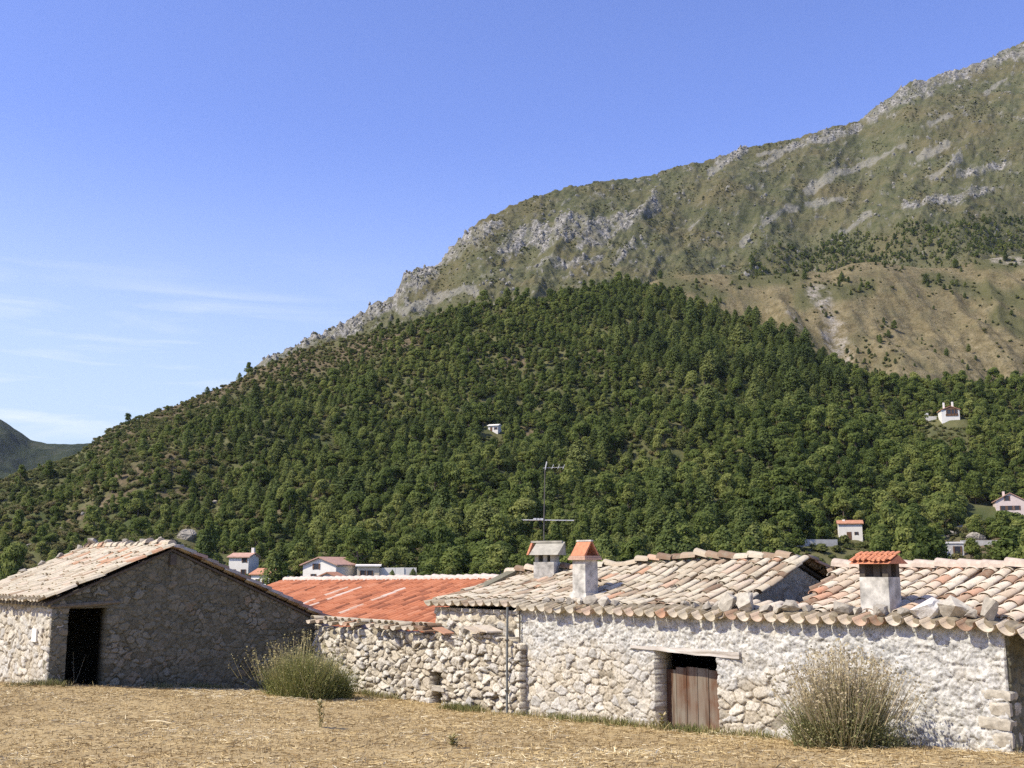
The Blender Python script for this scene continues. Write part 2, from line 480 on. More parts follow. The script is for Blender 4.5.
class Hill:
    def __init__(s, crest, Y0, e0, Y1, gpow, noise_amp, seed, tail=0.25):
        s.ca, s.ce = curve_ae(crest)
        s.Y0 = Y0; s.e0 = e0; s.Y1 = Y1; s.g = gpow; s.amp = noise_amp; s.seed = seed; s.tail = tail
    def z(s, X, Y):
        X = np.asarray(X, float); Y = np.asarray(Y, float)
        a = X / Y
        ec = np.interp(a, s.ca, s.ce); Y1 = s.Y1(a)
        e0 = s.e0(a) if callable(s.e0) else s.e0
        t = (Y - s.Y0) / (Y1 - s.Y0)
        tc = np.clip(t, 0, 1)
        z = Y * (e0 + (ec - e0) * tc ** s.g)
        zc = Y1 * ec
        z = np.where(t > 1, zc - (Y - Y1) * s.tail - 0.0002 * (Y - Y1) ** 2, z)
        z0 = s.Y0 * e0
        z = np.where(t < 0, z0 + (Y - s.Y0) * (z0 + 7.5) / (s.Y0 - 60.0), z)
        return EZ + z + s.bumps(X, Y, np.clip(t, 0, 1.2))
    def bumps(s, X, Y, t):
        return s.amp * np.minimum(t * 4, 1) * (1 - 0.75 * sstep(0.75, 1.0, t)) * fbm(X / s.nl, Y / s.nl, 5, s.seed)
    nl = 60.0
    def hit(s, px, py):
        a, e = AE(px, py)
        Y = np.linspace(s.Y0 - 60, float(s.Y1(np.array(a))) * 0.999, 3000)
        z = s.z(a * Y, Y)
        yy = proj(a * Y, Y, z)[1]
        idx = np.where(yy <= py)[0]
        i = idx[0] if len(idx) else len(Y) - 1
        return Vector((a * Y[i], Y[i], float(z[i])))

def lin(pairs):
    xs = np.array([AE(p, 500)[0] for p, _ in pairs]); ys = np.array([q for _, q in pairs])
    return lambda a: np.interp(a, xs, ys)

# forest-clad hill (heights without its trees)
hillA = Hill([(-300, 560), (-150, 522), (-60, 496), (0, 479), (40, 468), (72, 457), (90, 445), (112, 430), (150, 412), (200, 394), (240, 378), (265, 366), (300, 353), (350, 339), (400, 326),
              (450, 313), (500, 303), (560, 296), (620, 288), (660, 290), (700, 309), (740, 324), (790, 344), (830, 366), (860, 380), (900, 386), (960, 388), (1024, 390), (1150, 392), (1300, 395)],
             240.0, -0.019, lin([(-300, 420), (0, 500), (300, 600), (640, 650), (760, 590), (860, 520), (1024, 540), (1300, 560)]), 0.92, 15.0, 5, 0.22)
hillA.nl = 52.0
hillB = Hill([(300, 420), (500, 340), (600, 300), (660, 277), (690, 275), (720, 277), (752, 281), (775, 279), (800, 274), (830, 276), (850, 268), (880, 264), (920, 270), (960, 266), (990, 258), (1024, 254), (1150, 240), (1300, 230)],
             560.0, lambda a: 0.02 + 0 * a, lambda a: 830.0 + 60 * a, 0.8, 22.0, 21, 0.1)
hillB.nl = 85.0
hillC = Hill([(0, 520), (150, 440), (230, 385), (265, 362), (300, 345), (335, 328), (352, 319), (378, 300), (394, 297), (404, 277), (420, 268), (440, 261), (458, 241), (474, 226), (490, 215), (530, 199),
              (570, 189), (600, 185), (640, 179), (680, 169), (720, 156), (760, 148), (800, 139), (832, 126), (858, 123), (872, 112), (890, 100), (910, 86), (940, 76), (980, 63), (1024, 44), (1100, 15), (1300, -60)],
             760.0, lambda a: 0.10 + 0 * a, lin([(0, 1100), (270, 1150), (420, 1250), (700, 1500), (1024, 1750), (1300, 1900)]), 0.85, 36.0, 41, 0.3)
hillC.nl = 130.0

def capsule(px, py, x0, y0, x1, y1, r):
    dx, dy = x1 - x0, y1 - y0
    t = np.clip(((px - x0) * dx + (py - y0) * dy) / (dx * dx + dy * dy + 1e-9), 0, 1)
    return np.hypot(px - x0 - t * dx, py - y0 - t * dy) / r

def hill_mesh(name, h, pxs, ts, mat, maskf, extra=None):
    a = np.array([AE(p, 450)[0] for p in pxs])
    A, Tt = np.meshgrid(a, ts)
    Y1 = h.Y1(A)
    Y = np.where(Tt >= 0, h.Y0 + Tt * (Y1 - h.Y0), h.Y0 + Tt * (h.Y0 - 62))
    X = A * Y
    Z = h.z(X, Y)
    px, py = proj(X, Y, Z)
    attrs, dz = maskf(X, Y, Z, px, py, Tt)
    Z = Z + dz
    V = np.stack([X.ravel(), Y.ravel(), Z.ravel()], 1)
    at = {k: ('POINT', v.ravel()) for k, v in attrs.items()}
    o = link(name, np_mesh(name, V, grid_quads(len(pxs), len(ts)), at, smooth=True), mat)
    o['kind'] = 'structure'
    return o

def mask_A(X, Y, Z, px, py, t):
    n = fbm(px / 30, py / 18, 4, 77)
    bare = np.zeros_like(px)
    for (x0, y0, x1, y1, r) in ((300, 352, 150, 412, 14), (280, 372, 420, 335, 10), (100, 445, 150, 430, 10), (120, 480, 175, 460, 8), (160, 500, 260, 470, 6), (70, 520, 130, 490, 6), (505, 362, 525, 362, 6),
                                (240, 520, 330, 490, 6), (330, 560, 440, 548, 10), (520, 430, 560, 440, 5), (600, 350, 640, 345, 5), (915, 560, 1024, 540, 15), (860, 372, 920, 385, 8)):
        bare = np.maximum(bare, 1 - sstep(0.5, 1.6, capsule(px, py, x0, y0, x1, y1, r) + 0.5 * n))
    rock = np.zeros_like(px)
    return {'bare': bare, 'rock': rock}, 0 * Z

def mask_B(X, Y, Z, px, py, t):
    n = fbm(px / 22, py / 12, 4, 78)
    green = np.zeros_like(px)
    for (x0, y0, x1, y1, r) in ((740, 283, 800, 276, 8), (930, 282, 1024, 300, 9), (980, 262, 1024, 262, 8), (800, 300, 870, 290, 7), (665, 282, 720, 300, 7), (1000, 320, 1024, 330, 9)):
        green = np.maximum(green, 1 - sstep(0.5, 1.7, capsule(px, py, x0, y0, x1, y1, r) + 0.5 * n))
    rock = np.zeros_like(px)
    for (x0, y0, x1, y1, r) in ((822, 300, 835, 328, 7), (833, 330, 845, 350, 10), (812, 295, 826, 300, 5), (965, 256, 1024, 262, 4), (790, 318, 800, 330, 5)):
        rock = np.maximum(rock, 1 - sstep(0.4, 1.6, capsule(px, py, x0, y0, x1, y1, r) + 0.9 * n))
    gul = ridged(X / 45, Y / 110, 4, 5) - 0.5
    return {'bare': green, 'rock': rock}, gul * 20 * np.minimum(t * 3, 1) * (1 - sstep(0.85, 1, t))

SCREE = [(711, 172, 740, 152, 5), (764, 166, 786, 148, 4), (806, 192, 838, 170, 5), (838, 172, 905, 152, 4), (920, 160, 945, 147, 6), (764, 226, 798, 208, 4.5), (842, 234, 868, 220, 5), (932, 180, 960, 164, 4),
         (742, 246, 756, 228, 3), (806, 202, 846, 195, 3.5), (986, 94, 1006, 80, 4), (930, 126, 950, 117, 4), (758, 156, 832, 140, 2.5), (432, 302, 476, 293, 6), (402, 316, 440, 302, 5), (690, 232, 700, 226, 3)]
CLIFF = [(508, 245, 545, 232, 9), (545, 238, 600, 232, 11), (600, 235, 634, 226, 9), (648, 215, 656, 208, 7), (560, 225, 640, 216, 5), (404, 285, 470, 240, 12), (390, 302, 408, 280, 9), (270, 360, 392, 300, 12), (618, 262, 630, 250, 5),
         (870, 118, 930, 82, 9), (940, 80, 1024, 52, 7), (720, 162, 745, 150, 5), (905, 210, 990, 192, 3.5), (960, 178, 1010, 168, 3), (790, 148, 860, 128, 4), (540, 268, 600, 258, 4), (480, 236, 500, 226, 4)]
def mask_C(X, Y, Z, px, py, t):
    n = fbm(px / 16, py / 12, 5, 79)
    n2 = fbm(px / 5, py / 7, 4, 80)
    scree = np.zeros_like(px); rock = np.zeros_like(px)
    for q in SCREE: scree = np.maximum(scree, 1 - sstep(0.75, 1.1, capsule(px, py, *q[:4], q[4] * 0.75) + 0.9 * n + 0.45 * n2))
    for q in CLIFF: rock = np.maximum(rock, 1 - sstep(0.75, 1.2, capsule(px, py, *q) + 0.9 * n + 0.6 * n2))
    # bare limestone speckle over the upper slopes
    rock = np.maximum(rock * (0.35 + 0.65 * sstep(-0.25, 0.2, fbm(px / 6, py / 5, 4, 84))), 0.5 * sstep(0.40, 0.6, fbm(px / 6, py / 3.6, 4, 83) + 0.10 * (t - 0.5)))
    gul = ridged(px / 70 + py / 160, py / 300, 4, 6) - 0.5
    dz = gul * 26 * np.minimum(t * 4, 1) * (1 - 0.85 * sstep(0.85, 1, t))
    dz = dz + rock * (ridged(px / 7, py / 12, 5, 7) - 0.5) * 13 + 4.0 * fbm(px / 5, py / 4, 5, 90, 0.6) * np.minimum(t * 4, 1)
    return {'scree': scree, 'rock': rock}, dz

k = NT('forest_floor', 0.98, 0.05)
n1 = k.noise(0.05, 5, 0.6); n2 = k.noise(0.6, 5, 0.65)
c = k.ramp(n1, [(0.35, (0.06, 0.075, 0.028)), (0.6, (0.12, 0.115, 0.052))])
c = k.mix(k.attr('bare'), c, k.ramp(n2, [(0.35, (0.08, 0.07, 0.04)), (0.55, (0.135, 0.105, 0.06)), (0.78, (0.25, 0.205, 0.14))]))
k.base(c); k.bump(n2, 0.6, 0.8)
M_hillA = k.m
k = NT('dry_grass_spur', 0.98, 0.05)
n1 = k.noise(0.03, 7, 0.66); n2 = k.noise(0.12, 8, 0.74); n3 = k.noise(0.5, 6, 0.75)
c = k.ramp(n2, [(0.34, (0.112, 0.09, 0.045)), (0.5, (0.2, 0.163, 0.086)), (0.68, (0.275, 0.232, 0.137))])
c = k.mix(k.mr(n1, 0.5, 0.64, 0, 0.65), c, (0.10, 0.095, 0.045))
c = k.mix(k.mr(n3, 0.5, 0.62, 0, 0.75), c, (0.085, 0.08, 0.038))
c = k.mix(k.math('MULTIPLY', k.attr('bare'), 0.7), c, (0.075, 0.083, 0.034))
c = k.mix(k.math('MULTIPLY', k.attr('rock'), k.mr(n2, 0.44, 0.58)), c, k.ramp(n3, [(0.35, (0.20, 0.17, 0.12)), (0.65, (0.42, 0.38, 0.31))]))
k.base(c); k.bump(n2, 0.9, 3.0)
M_hillB = k.m
k = NT('scrub_mountain', 0.98, 0.05)
n1 = k.noise(0.012, 6, 0.62); n2 = k.noise(0.05, 8, 0.74); n3 = k.noise(0.22, 7, 0.75)
c = k.ramp(n2, [(0.34, (0.062, 0.07, 0.032)), (0.5, (0.1, 0.102, 0.05)), (0.62, (0.132, 0.125, 0.068)), (0.78, (0.17, 0.155, 0.10))])
c = k.mix(k.mr(n1, 0.45, 0.66, 0, 0.55), c, (0.15, 0.118, 0.058))
c = k.mix(k.mr(n3, 0.52, 0.64, 0, 0.6), c, (0.05, 0.06, 0.023))
c = k.mix(k.mr(n3, 0.42, 0.32, 0, 0.4), c, (0.21, 0.19, 0.13))
c = k.mix(k.math('MULTIPLY', k.attr('scree'), 0.68), c, k.ramp(n3, [(0.35, (0.17, 0.16, 0.125)), (0.65, (0.30, 0.285, 0.24))]))
c = k.mix(k.attr('rock'), c, k.ramp(n3, [(0.38, (0.065, 0.066, 0.048)), (0.47, (0.18, 0.172, 0.145)), (0.6, (0.38, 0.36, 0.32))]))
k.base(c); k.bump(n2, 0.9, 5.0)
M_hillC = k.m
k = NT('far_wooded_hill', 0.98, 0.05)
n2 = k.noise(0.02, 7, 0.7)
k.base(k.ramp(n2, [(0.35, (0.022, 0.032, 0.018)), (0.55, (0.04, 0.05, 0.027)), (0.75, (0.10, 0.095, 0.065))])); k.bump(n2, 0.9, 12.0)
M_hillD = k.m

hill_mesh('wooded_hill', hillA, np.linspace(-320, 1320, 620), np.concatenate([np.linspace(-1, 0, 24)[:-1], np.linspace(0, 1, 200)[:-1], np.linspace(1, 1.35, 16)]), M_hillA, mask_A)
hill_mesh('spur_hill', hillB, np.linspace(420, 1320, 420), np.concatenate([np.linspace(0, 1, 160)[:-1], np.linspace(1, 1.3, 12)]), M_hillB, mask_B)
hill_mesh('mountain', hillC, np.linspace(120, 1320, 900), np.concatenate([np.linspace(0, 1, 340)[:-1], np.linspace(1, 1.2, 12)]), M_hillC, mask_C)
hillD = Hill([(-400, 330), (-150, 380), (-60, 395), (-20, 408), (0, 416), (14, 428), (30, 438), (60, 441), (100, 441), (200, 450), (400, 480)], 1500.0, -0.03, lambda a: 2600.0 + 0 * a, 0.8, 60.0, 61, 0.3)
hillD.nl = 260.0
def mask_D(X, Y, Z, px, py, t):
    return {'rock': 0 * px}, 26 * fbm(X / 60, Y / 60, 4, 62) * np.minimum(t * 3, 1) * (1 - 0.7 * sstep(0.9, 1, t))
hill_mesh('distant_hill', hillD, np.linspace(-420, 420, 300), np.concatenate([np.linspace(0, 1, 120)[:-1], np.linspace(1, 1.2, 8)]), M_hillD, mask_D)

# wide valley floor that closes the ground to the horizon
V = [(-3600, -900, EZ - 90), (3600, -900, EZ - 90), (3600, 4200, EZ - 90), (-3600, 4200, EZ - 90)]
vf = link('valley_floor', np_mesh('valley_floor', V, [(0, 1, 2, 3)]), M_hillA); vf['kind'] = 'structure'

# thin summer air
m_h = bpy.data.materials.new('haze'); m_h.use_nodes = True; m_h.node_tree.nodes.clear()
ho = m_h.node_tree.nodes.new('ShaderNodeOutputMaterial'); hv = m_h.node_tree.nodes.new('ShaderNodeVolumePrincipled')
hv.inputs['Color'].default_value = (0.80, 0.88, 1.0, 1); hv.inputs['Density'].default_value = HAZE; hv.inputs['Anisotropy'].default_value = 0.2
m_h.node_tree.links.new(hv.outputs[0], ho.inputs['Volume'])
bm = bmesh.new(); bmesh.ops.create_cube(bm, size=1.0)
for v in bm.verts: v.co = Vector((v.co.x * 7300, 1650 + v.co.y * 5300, EZ - 91 + (v.co.z + 0.5) * 1300))
me = bpy.data.meshes.new('haze'); bm.to_mesh(me); bm.free(); me.materials.append(m_h)
hz = bpy.data.objects.new('haze', me); COL.objects.link(hz); hz['kind'] = 'stuff'

# ------------------------------------------------------------------ vegetation prototypes
M_leaf_b = mat_leaf('broadleaf_foliage', (0.082, 0.116, 0.028), (0.172, 0.215, 0.05), (0.30, 0.315, 0.09), 0.5, 0.58)
M_leaf_p = mat_leaf('pine_foliage', (0.07, 0.098, 0.028), (0.142, 0.182, 0.048), (0.24, 0.26, 0.078), 0.48, 0.58)
M_leaf_s = mat_leaf('scrub_foliage', (0.09, 0.112, 0.034), (0.165, 0.178, 0.056), (0.24, 0.195, 0.09), 0.48, 0.6)

def leaf_quads(C, N, size, rng, tone):
    n = len(C)
    N = N / (np.linalg.norm(N, axis=1, keepdims=True) + 1e-6)
    N = N + rng.normal(0, 0.36, (n, 3)); N /= np.linalg.norm(N, axis=1, keepdims=True)
    A = np.cross(N, rng.normal(0, 1, (n, 3))); A /= np.linalg.norm(A, axis=1, keepdims=True)
    B = np.cross(N, A)
    s = size[:, None] * 0.5
    asp = rng.uniform(0.55, 1.0, (n, 1))
    V = np.stack([C - A * s - B * s * asp * 0.5, C + A * s * 0.2 - B * s * asp, C + A * s + B * s * asp * 0.4, C - A * s * 0.3 + B * s * asp], 1).reshape(-1, 3)
    return V, np.arange(n * 4).reshape(-1, 4), tone

def crown(kind, seed, n=1100):
    rng = np.random.default_rng(seed)
    C, N, S, T = [], [], [], []
    if kind == 'broad':
        lobes = []
        for i in range(11):
            an = rng.uniform(0, 6.28); rr = rng.uniform(0.2, 1.0) ** 0.6 * 1.5; zz = rng.uniform(1.3, 5.6)
            rr *= 1.0 - 0.75 * abs(zz - 2.8) / 2.8
            lobes.append((rr * math.cos(an), rr * math.sin(an), zz, rng.uniform(0.75, 1.3)))
        for (x, y, z, r) in lobes:
            m = int(n / 11)
            d = rng.normal(0, 1, (m, 3)); d /= np.linalg.norm(d, axis=1, keepdims=True)
            d[:, 2] = np.where(d[:, 2] < -0.5, -d[:, 2], d[:, 2])
            rad = r * rng.uniform(0.55, 1.05, (m, 1))
            C.append(np.array([x, y, z]) + d * rad * np.array([1, 1, 0.85])); N.append(d)
            S.append(rng.uniform(0.25, 0.5, m)); T.append(np.clip(rng.normal(rng.uniform(0.3, 0.7), 0.2, m), 0, 1))
    elif kind == 'pine':
        H = 8.0
        for i in range(26):
            z = 1.0 + (H - 1.0) * (i / 25) ** 0.9
            q_ = min(1.0, max(0.0, (z - 1.0) / (H - 1.0)))
            R_ = 2.3 * (max(0.0, 1 - q_ ** 2.2)) ** 0.6 * (0.72 + 0.28 * min(1, q_ * 4)) * rng.uniform(0.72, 1.18) + 0.15
            m = int(n / 26)
            an = rng.uniform(0, 6.28, m); rr = R_ * np.sqrt(rng.uniform(0.08, 1, m))
            lob = 1 + 0.28 * np.sin(an * rng.integers(3, 6) + rng.uniform(0, 6))
            rr = rr * lob
            C.append(np.stack([rr * np.cos(an), rr * np.sin(an), z - 0.28 * rr + rng.normal(0, 0.13, m)], 1))
            N.append(np.stack([np.cos(an) * 0.7, np.sin(an) * 0.7, np.ones(m) * 0.8], 1))
            S.append(rng.uniform(0.3, 0.6, m)); T.append(np.clip(rng.normal(0.5, 0.2, m), 0, 1))
    else:
        for i in range(6):
            an = rng.uniform(0, 6.28); rr = rng.uniform(0, 0.6)
            m = int(n / 6); r = rng.uniform(0.45, 0.8)
            d = rng.normal(0, 1, (m, 3)); d /= np.linalg.norm(d, axis=1, keepdims=True); d[:, 2] = np.abs(d[:, 2])
            C.append(np.array([rr * math.cos(an), rr * math.sin(an), 0.35 + rng.uniform(0, 0.4)]) + d * r * rng.uniform(0.6, 1.05, (m, 1)))
            N.append(d); S.append(rng.uniform(0.2, 0.4, m)); T.append(np.clip(rng.normal(0.5, 0.22, m), 0, 1))
    C = np.concatenate(C); N = np.concatenate(N); S = np.concatenate(S); T = np.concatenate(T)
    return leaf_quads(C, N, S, rng, T)

def trunk_mb(H, r, seed):
    rg = random.Random(seed); m = MB()
    pts = [(0, 0, -0.6)]; x = y = 0
    for i in range(1, 5):
        x += rg.uniform(-0.12, 0.12); y += rg.uniform(-0.12, 0.12)
        pts.append((x, y, H * i / 4))
    m.tube(pts, [r * 1.3, r, r * 0.8, r * 0.55, r * 0.2], 6)
    for i in range(5):
        z = H * rg.uniform(0.35, 0.8); an = rg.uniform(0, 6.28); l = rg.uniform(0.8, 1.6)
        m.tube([(0, 0, z), (math.cos(an) * l * 0.5, math.sin(an) * l * 0.5, z + l * 0.35), (math.cos(an) * l, math.sin(an) * l, z + l * 0.8)], [r * 0.45, r * 0.3, r * 0.1], 5)
    return m

PROTO = {}
def make_proto(kind, idx, seed, n):
    V, Q, T = crown(kind, seed, n)
    crown_me = np_mesh(kind + '_crown', V, Q, {'tone': ('FACE', T)})
    lm = {'broad': M_leaf_b, 'pine': M_leaf_p, 'bush': M_leaf_s}[kind]
    crown_me.materials.append(lm)
    trunk_me = None; whole = None
    if kind != 'bush':
        H = {'broad': 4.2, 'pine': 7.4}[kind]
        tm = trunk_mb(H, 0.16, seed)
        trunk_me = tm.mesh('trunk'); trunk_me.materials.append(M_bark)
        # single mesh version for trees too small to show their parts
        bm = bmesh.new(); bm.from_mesh(crown_me)
        nf = len(bm.faces); bm.from_mesh(trunk_me)
        bm.faces.ensure_lookup_table()
        for i in range(nf, len(bm.faces)): bm.faces[i].material_index = 1
        whole = bpy.data.meshes.new(kind + '_tree'); bm.to_mesh(whole); bm.free()
        whole.materials.append(lm); whole.materials.append(M_bark)
    PROTO[(kind, idx)] = (crown_me, trunk_me, whole or crown_me)
for i in range(4): make_proto('broad', i, 100 + i, 2000)
for i in range(3): make_proto('pine', i, 200 + i, 1700)
for i in range(3): make_proto('bush', i, 300 + i, 260)
PKEYS = [('broad', 0), ('broad', 1), ('broad', 2), ('broad', 3), ('pine', 0), ('pine', 1), ('pine', 2), ('bush', 0), ('bush', 1), ('bush', 2)]
pcol = bpy.data.collections.new('plant_prototypes')
for i, kk in enumerate(PKEYS):
    o = bpy.data.objects.new('p%02d' % i, PROTO[kk][2]); pcol.objects.link(o)

def scatter_object(name, pts, rots, scls, picks, label, cat, pcol=pcol):
    """one stuff object whose points carry instanced plants"""
    me = bpy.data.meshes.new(name)
    me.vertices.add(len(pts)); me.vertices.foreach_set('co', np.asarray(pts, np.float32).ravel())
    a = me.attributes.new('rot', 'FLOAT_VECTOR', 'POINT'); a.data.foreach_set('vector', np.asarray(rots, np.float32).ravel())
    a = me.attributes.new('scl', 'FLOAT_VECTOR', 'POINT'); a.data.foreach_set('vector', np.asarray(scls, np.float32).ravel())
    a = me.attributes.new('pick', 'INT', 'POINT'); a.data.foreach_set('value', np.asarray(picks, np.int32))
    o = bpy.data.objects.new(name, me); COL.objects.link(o)
    g = bpy.data.node_groups.new(name + '_nodes', 'GeometryNodeTree')
    g.interface.new_socket('Geometry', in_out='INPUT', socket_type='NodeSocketGeometry')
    g.interface.new_socket('Geometry', in_out='OUTPUT', socket_type='NodeSocketGeometry')
    gi = g.nodes.new('NodeGroupInput'); go = g.nodes.new('NodeGroupOutput')
    ci = g.nodes.new('GeometryNodeCollectionInfo'); ci.inputs[0].default_value = pcol
    ci.inputs['Separate Children'].default_value = True; ci.inputs['Reset Children'].default_value = True
    ip = g.nodes.new('GeometryNodeInstanceOnPoints'); ip.inputs['Pick Instance'].default_value = True
    def na(nm, ty):
        q = g.nodes.new('GeometryNodeInputNamedAttribute'); q.data_type = ty; q.inputs[0].default_value = nm
        return [s for s in q.outputs if s.enabled and s.name == 'Attribute'][0]
    g.links.new(gi.outputs[0], ip.inputs['Points']); g.links.new(ci.outputs[0], ip.inputs['Instance'])
    g.links.new(na('pick', 'INT'), ip.inputs['Instance Index'])
    e2r = g.nodes.new('FunctionNodeEulerToRotation'); g.links.new(na('rot', 'FLOAT_VECTOR'), e2r.inputs[0])
    g.links.new(e2r.outputs[0], ip.inputs['Rotation'])
    g.links.new(na('scl', 'FLOAT_VECTOR'), ip.inputs['Scale'])
    g.links.new(ip.outputs[0], go.inputs[0])
    md = o.modifiers.new('scatter', 'NODES'); md.node_group = g
    o['kind'] = 'stuff'; o['label'] = label; o['category'] = cat
    return o

KEEP_CLEAR = []       # (x, y, radius) kept free of trees: the houses of the valley

# ------------------------------------------------------------------ far houses
def far_house(name, label, at, w, d, h, pitch, rot, wall_m, roof_m, ridge_along='x', windows=(), chim=None, door=None, over=0.4, mono=False):
    """at = world point of the centre of the base of the camera-facing front; rot turns it; x along the front, y into depth"""
    base = Vector(at)
    t = thing(name, label, 'house', base, 'houses scattered on the hillside')
    t.rotation_euler = (0, 0, rot)
    KEEP_CLEAR.append((base.x, base.y, max(w, d) * 0.75 + 1.5))
    def part(nm, mb, m, par=None):
        me = mb.mesh(nm); me.materials.append(m)
        o = bpy.data.objects.new(nm, me); COL.objects.link(o); o.parent = par or t
        return o
    m = MB(); lowr = 4.0
    if ridge_along == 'x':
        rise = (d / 2) * pitch if not mono else d * pitch
        prof = [(0, -lowr), (d, -lowr), (d, h), (d / 2, h + rise), (0, h)] if not mono else [(0, -lowr), (d, -lowr), (d, h + rise), (0, h)]
        m.prism([(-w / 2, y, z) for y, z in prof], (w, 0, 0))
    else:
        rise = (w / 2) * pitch if not mono else w * pitch
        prof = [(-w / 2, -lowr), (w / 2, -lowr), (w / 2, h), (0, h + rise), (-w / 2, h)] if not mono else [(-w / 2, -lowr), (w / 2, -lowr), (w / 2, h + rise), (-w / 2, h)]
        m.prism([(x, 0, z) for x, z in prof], (0, d, 0))
    part('wall', m, wall_m)
    rf = MB(); th = 0.28
    if ridge_along == 'x':
        if mono: segs = [((-over, h - over * pitch), (d + over, h + rise + over * pitch))]
        else: segs = [((-over, h - over * pitch), (d / 2, h + rise)), ((d / 2, h + rise), (d + over, h - over * pitch))]
        for (y0, z0), (y1, z1) in segs:
            rf.prism([(-w / 2 - over, y0, z0 + 0.03), (-w / 2 - over, y1, z1 + 0.03), (-w / 2 - over, y1, z1 + th), (-w / 2 - over, y0, z0 + th)], (w + 2 * over, 0, 0))
    else:
        if mono: segs = [((-w / 2 - over, h - over * pitch), (w / 2 + over, h + rise + over * pitch))]
        else: segs = [((-w / 2 - over, h - over * pitch), (0, h + rise)), ((0, h + rise), (w / 2 + over, h - over * pitch))]
        for (x0, z0), (x1, z1) in segs:
            rf.prism([(x0, -over, z0 + 0.03), (x1, -over, z1 + 0.03), (x1, -over, z1 + th), (x0, -over, z0 + th)], (0, d + 2 * over, 0))
    roof = part('roof', rf, roof_m)
    for (face, x, z, ww, wh) in windows:
        q = MB()
        if face == 'f': q.box((x, -0.0, z), (ww / 2, 0, 0), (0, 0.05, 0), (0, 0, wh))
        elif face == 'l': q.box((-w / 2, x, z), (0.05, 0, 0), (0, ww / 2, 0), (0, 0, wh))
        else: q.box((w / 2, x, z), (0.05, 0, 0), (0, ww / 2, 0), (0, 0, wh))
        wo = part('window', q, M_glass)
        if face == 'f' and ww < 1.5:
            for sg_ in (-1, 1):
                q = MB(); q.box((x + sg_ * ww * 0.62, -0.06, z), (ww * 0.13, 0, 0), (0, 0.04, 0), (0, 0, wh)); part('shutter', q, M_timber, wo)
    if door:
        q = MB(); q.box((door[0], 0, 0), (door[1] / 2, 0, 0), (0, 0.06, 0), (0, 0, door[2])); part('door', q, M_timber)
    if chim:
        for (x, y, hh) in ([chim] if isinstance(chim, tuple) else chim):
            q = MB(); q.box((x, y, h * 0.6), (0.35, 0, 0), (0, 0.35, 0), (0, 0, hh)); part('chimney', q, wall_m, roof)
    return t

def hp(px, py): return hillA.hit(px, py)

a = hp(238, 578)
far_house('house', 'narrow two storey white house with pink roof above the barn gable', a, 5.0, 5.6, 4.8, 0.3, R(-12), M_white, M_farroof, 'x',
          [('f', 1.3, 0.8, 0.9, 1.2), ('f', 1.5, 3.6, 0.9, 1.1), ('f', -1.3, 0.8, 0.9, 1.2), ('l', 2.2, 3.2, 0.9, 1.0)], (2.2, 3.0, 4.2))
a = hp(262, 588)
far_house('cottage', 'small low cottage with orange tiled roof tucked beside the barn gable', a, 6.0, 5.5, 2.9, 0.4, R(-24), M_white, M_farroof_o, 'x', [('f', 0.6, 0.9, 0.8, 1.0), ('f', -1.2, 0.9, 0.8, 1.0)])
a = hp(319, 583)
far_house('house', 'white house with wide gable and long pink roof behind the orange roof', a, 8.6, 11, 4.0, 0.36, R(-22), M_white, M_farroof, 'y',
          [('f', -0.8, 3.0, 1.3, 1.3), ('f', 1.9, 0.6, 1.2, 1.2), ('f', -1.5, 0.6, 1.0, 1.4)], None, None, 0.6)
a = hp(327, 590)
far_house('cottage', 'low cottage showing only its brown gable roof above the orange roof', a, 6.0, 5.0, 2.2, 0.42, R(-12), M_pink, M_farroof_o, 'y', [('f', 0.5, 0.7, 0.8, 0.9)])
a = hp(368, 580)
far_house('house', 'cream arched pavilion at the left end of the white terrace wall', a, 5.0, 3.6, 3.0, 0.12, R(4), mat_plain('cream_render', (0.72, 0.60, 0.42), 0.9, 0.12, 0.8, 0.1, 0), M_white, 'x',
          [('f', -1.2, 0.3, 0.9, 1.8), ('f', 0.4, 0.3, 0.9, 1.8)])
for px in (387, 396, 408):
    a = hp(px, 578)
    m = MB(); m.box((0, 0, -2), (1.9, 0, 0), (0, 0.3, 0), (0, 0, 4.3)); me = m.mesh('terrace_wall'); me.materials.append(M_white)
    o = bpy.data.objects.new('terrace_wall', me); COL.objects.link(o); o.location = a; o.rotation_euler = (0, 0, R(random.uniform(-8, 8)))
    tag(o, {387: 'white terrace wall segment next to the cream pavilion', 396: 'white terrace wall segment, middle one of the three', 408: 'white terrace wall segment farthest from the cream pavilion'}[px], 'wall', 'white terrace walls')
    KEEP_CLEAR.append((a.x, a.y, 2.6))
# right-hand side
a = hp(851, 540)
far_house('house', 'small white house with brown door and pink roof beside a grey yard wall', a, 6.2, 5.5, 4.4, 0.3, R(-14), M_white, M_farroof_o, 'x', [('f', 1.5, 1.4, 0.7, 0.8)], (-1.6, 2.0, 3.0), (-0.4, 1.3, 2.2))
a = hp(817, 546)
m = MB(); m.box((0, 0, -3), (5.2, 0, 0), (0, 0.25, 0), (0, 0, 4.6)); me = m.mesh('yard_wall'); me.materials.append(M_concrete)
o = bpy.data.objects.new('yard_wall', me); COL.objects.link(o); o.location = a; o.rotation_euler = (0, 0, R(4)); tag(o, 'long pale yard wall beside the small white house with brown door', 'wall')
KEEP_CLEAR.append((a.x, a.y, 3.0)); KEEP_CLEAR.append((a.x - 3, a.y, 2.0)); KEEP_CLEAR.append((a.x + 3, a.y, 2.0))
a = hp(1011, 512)
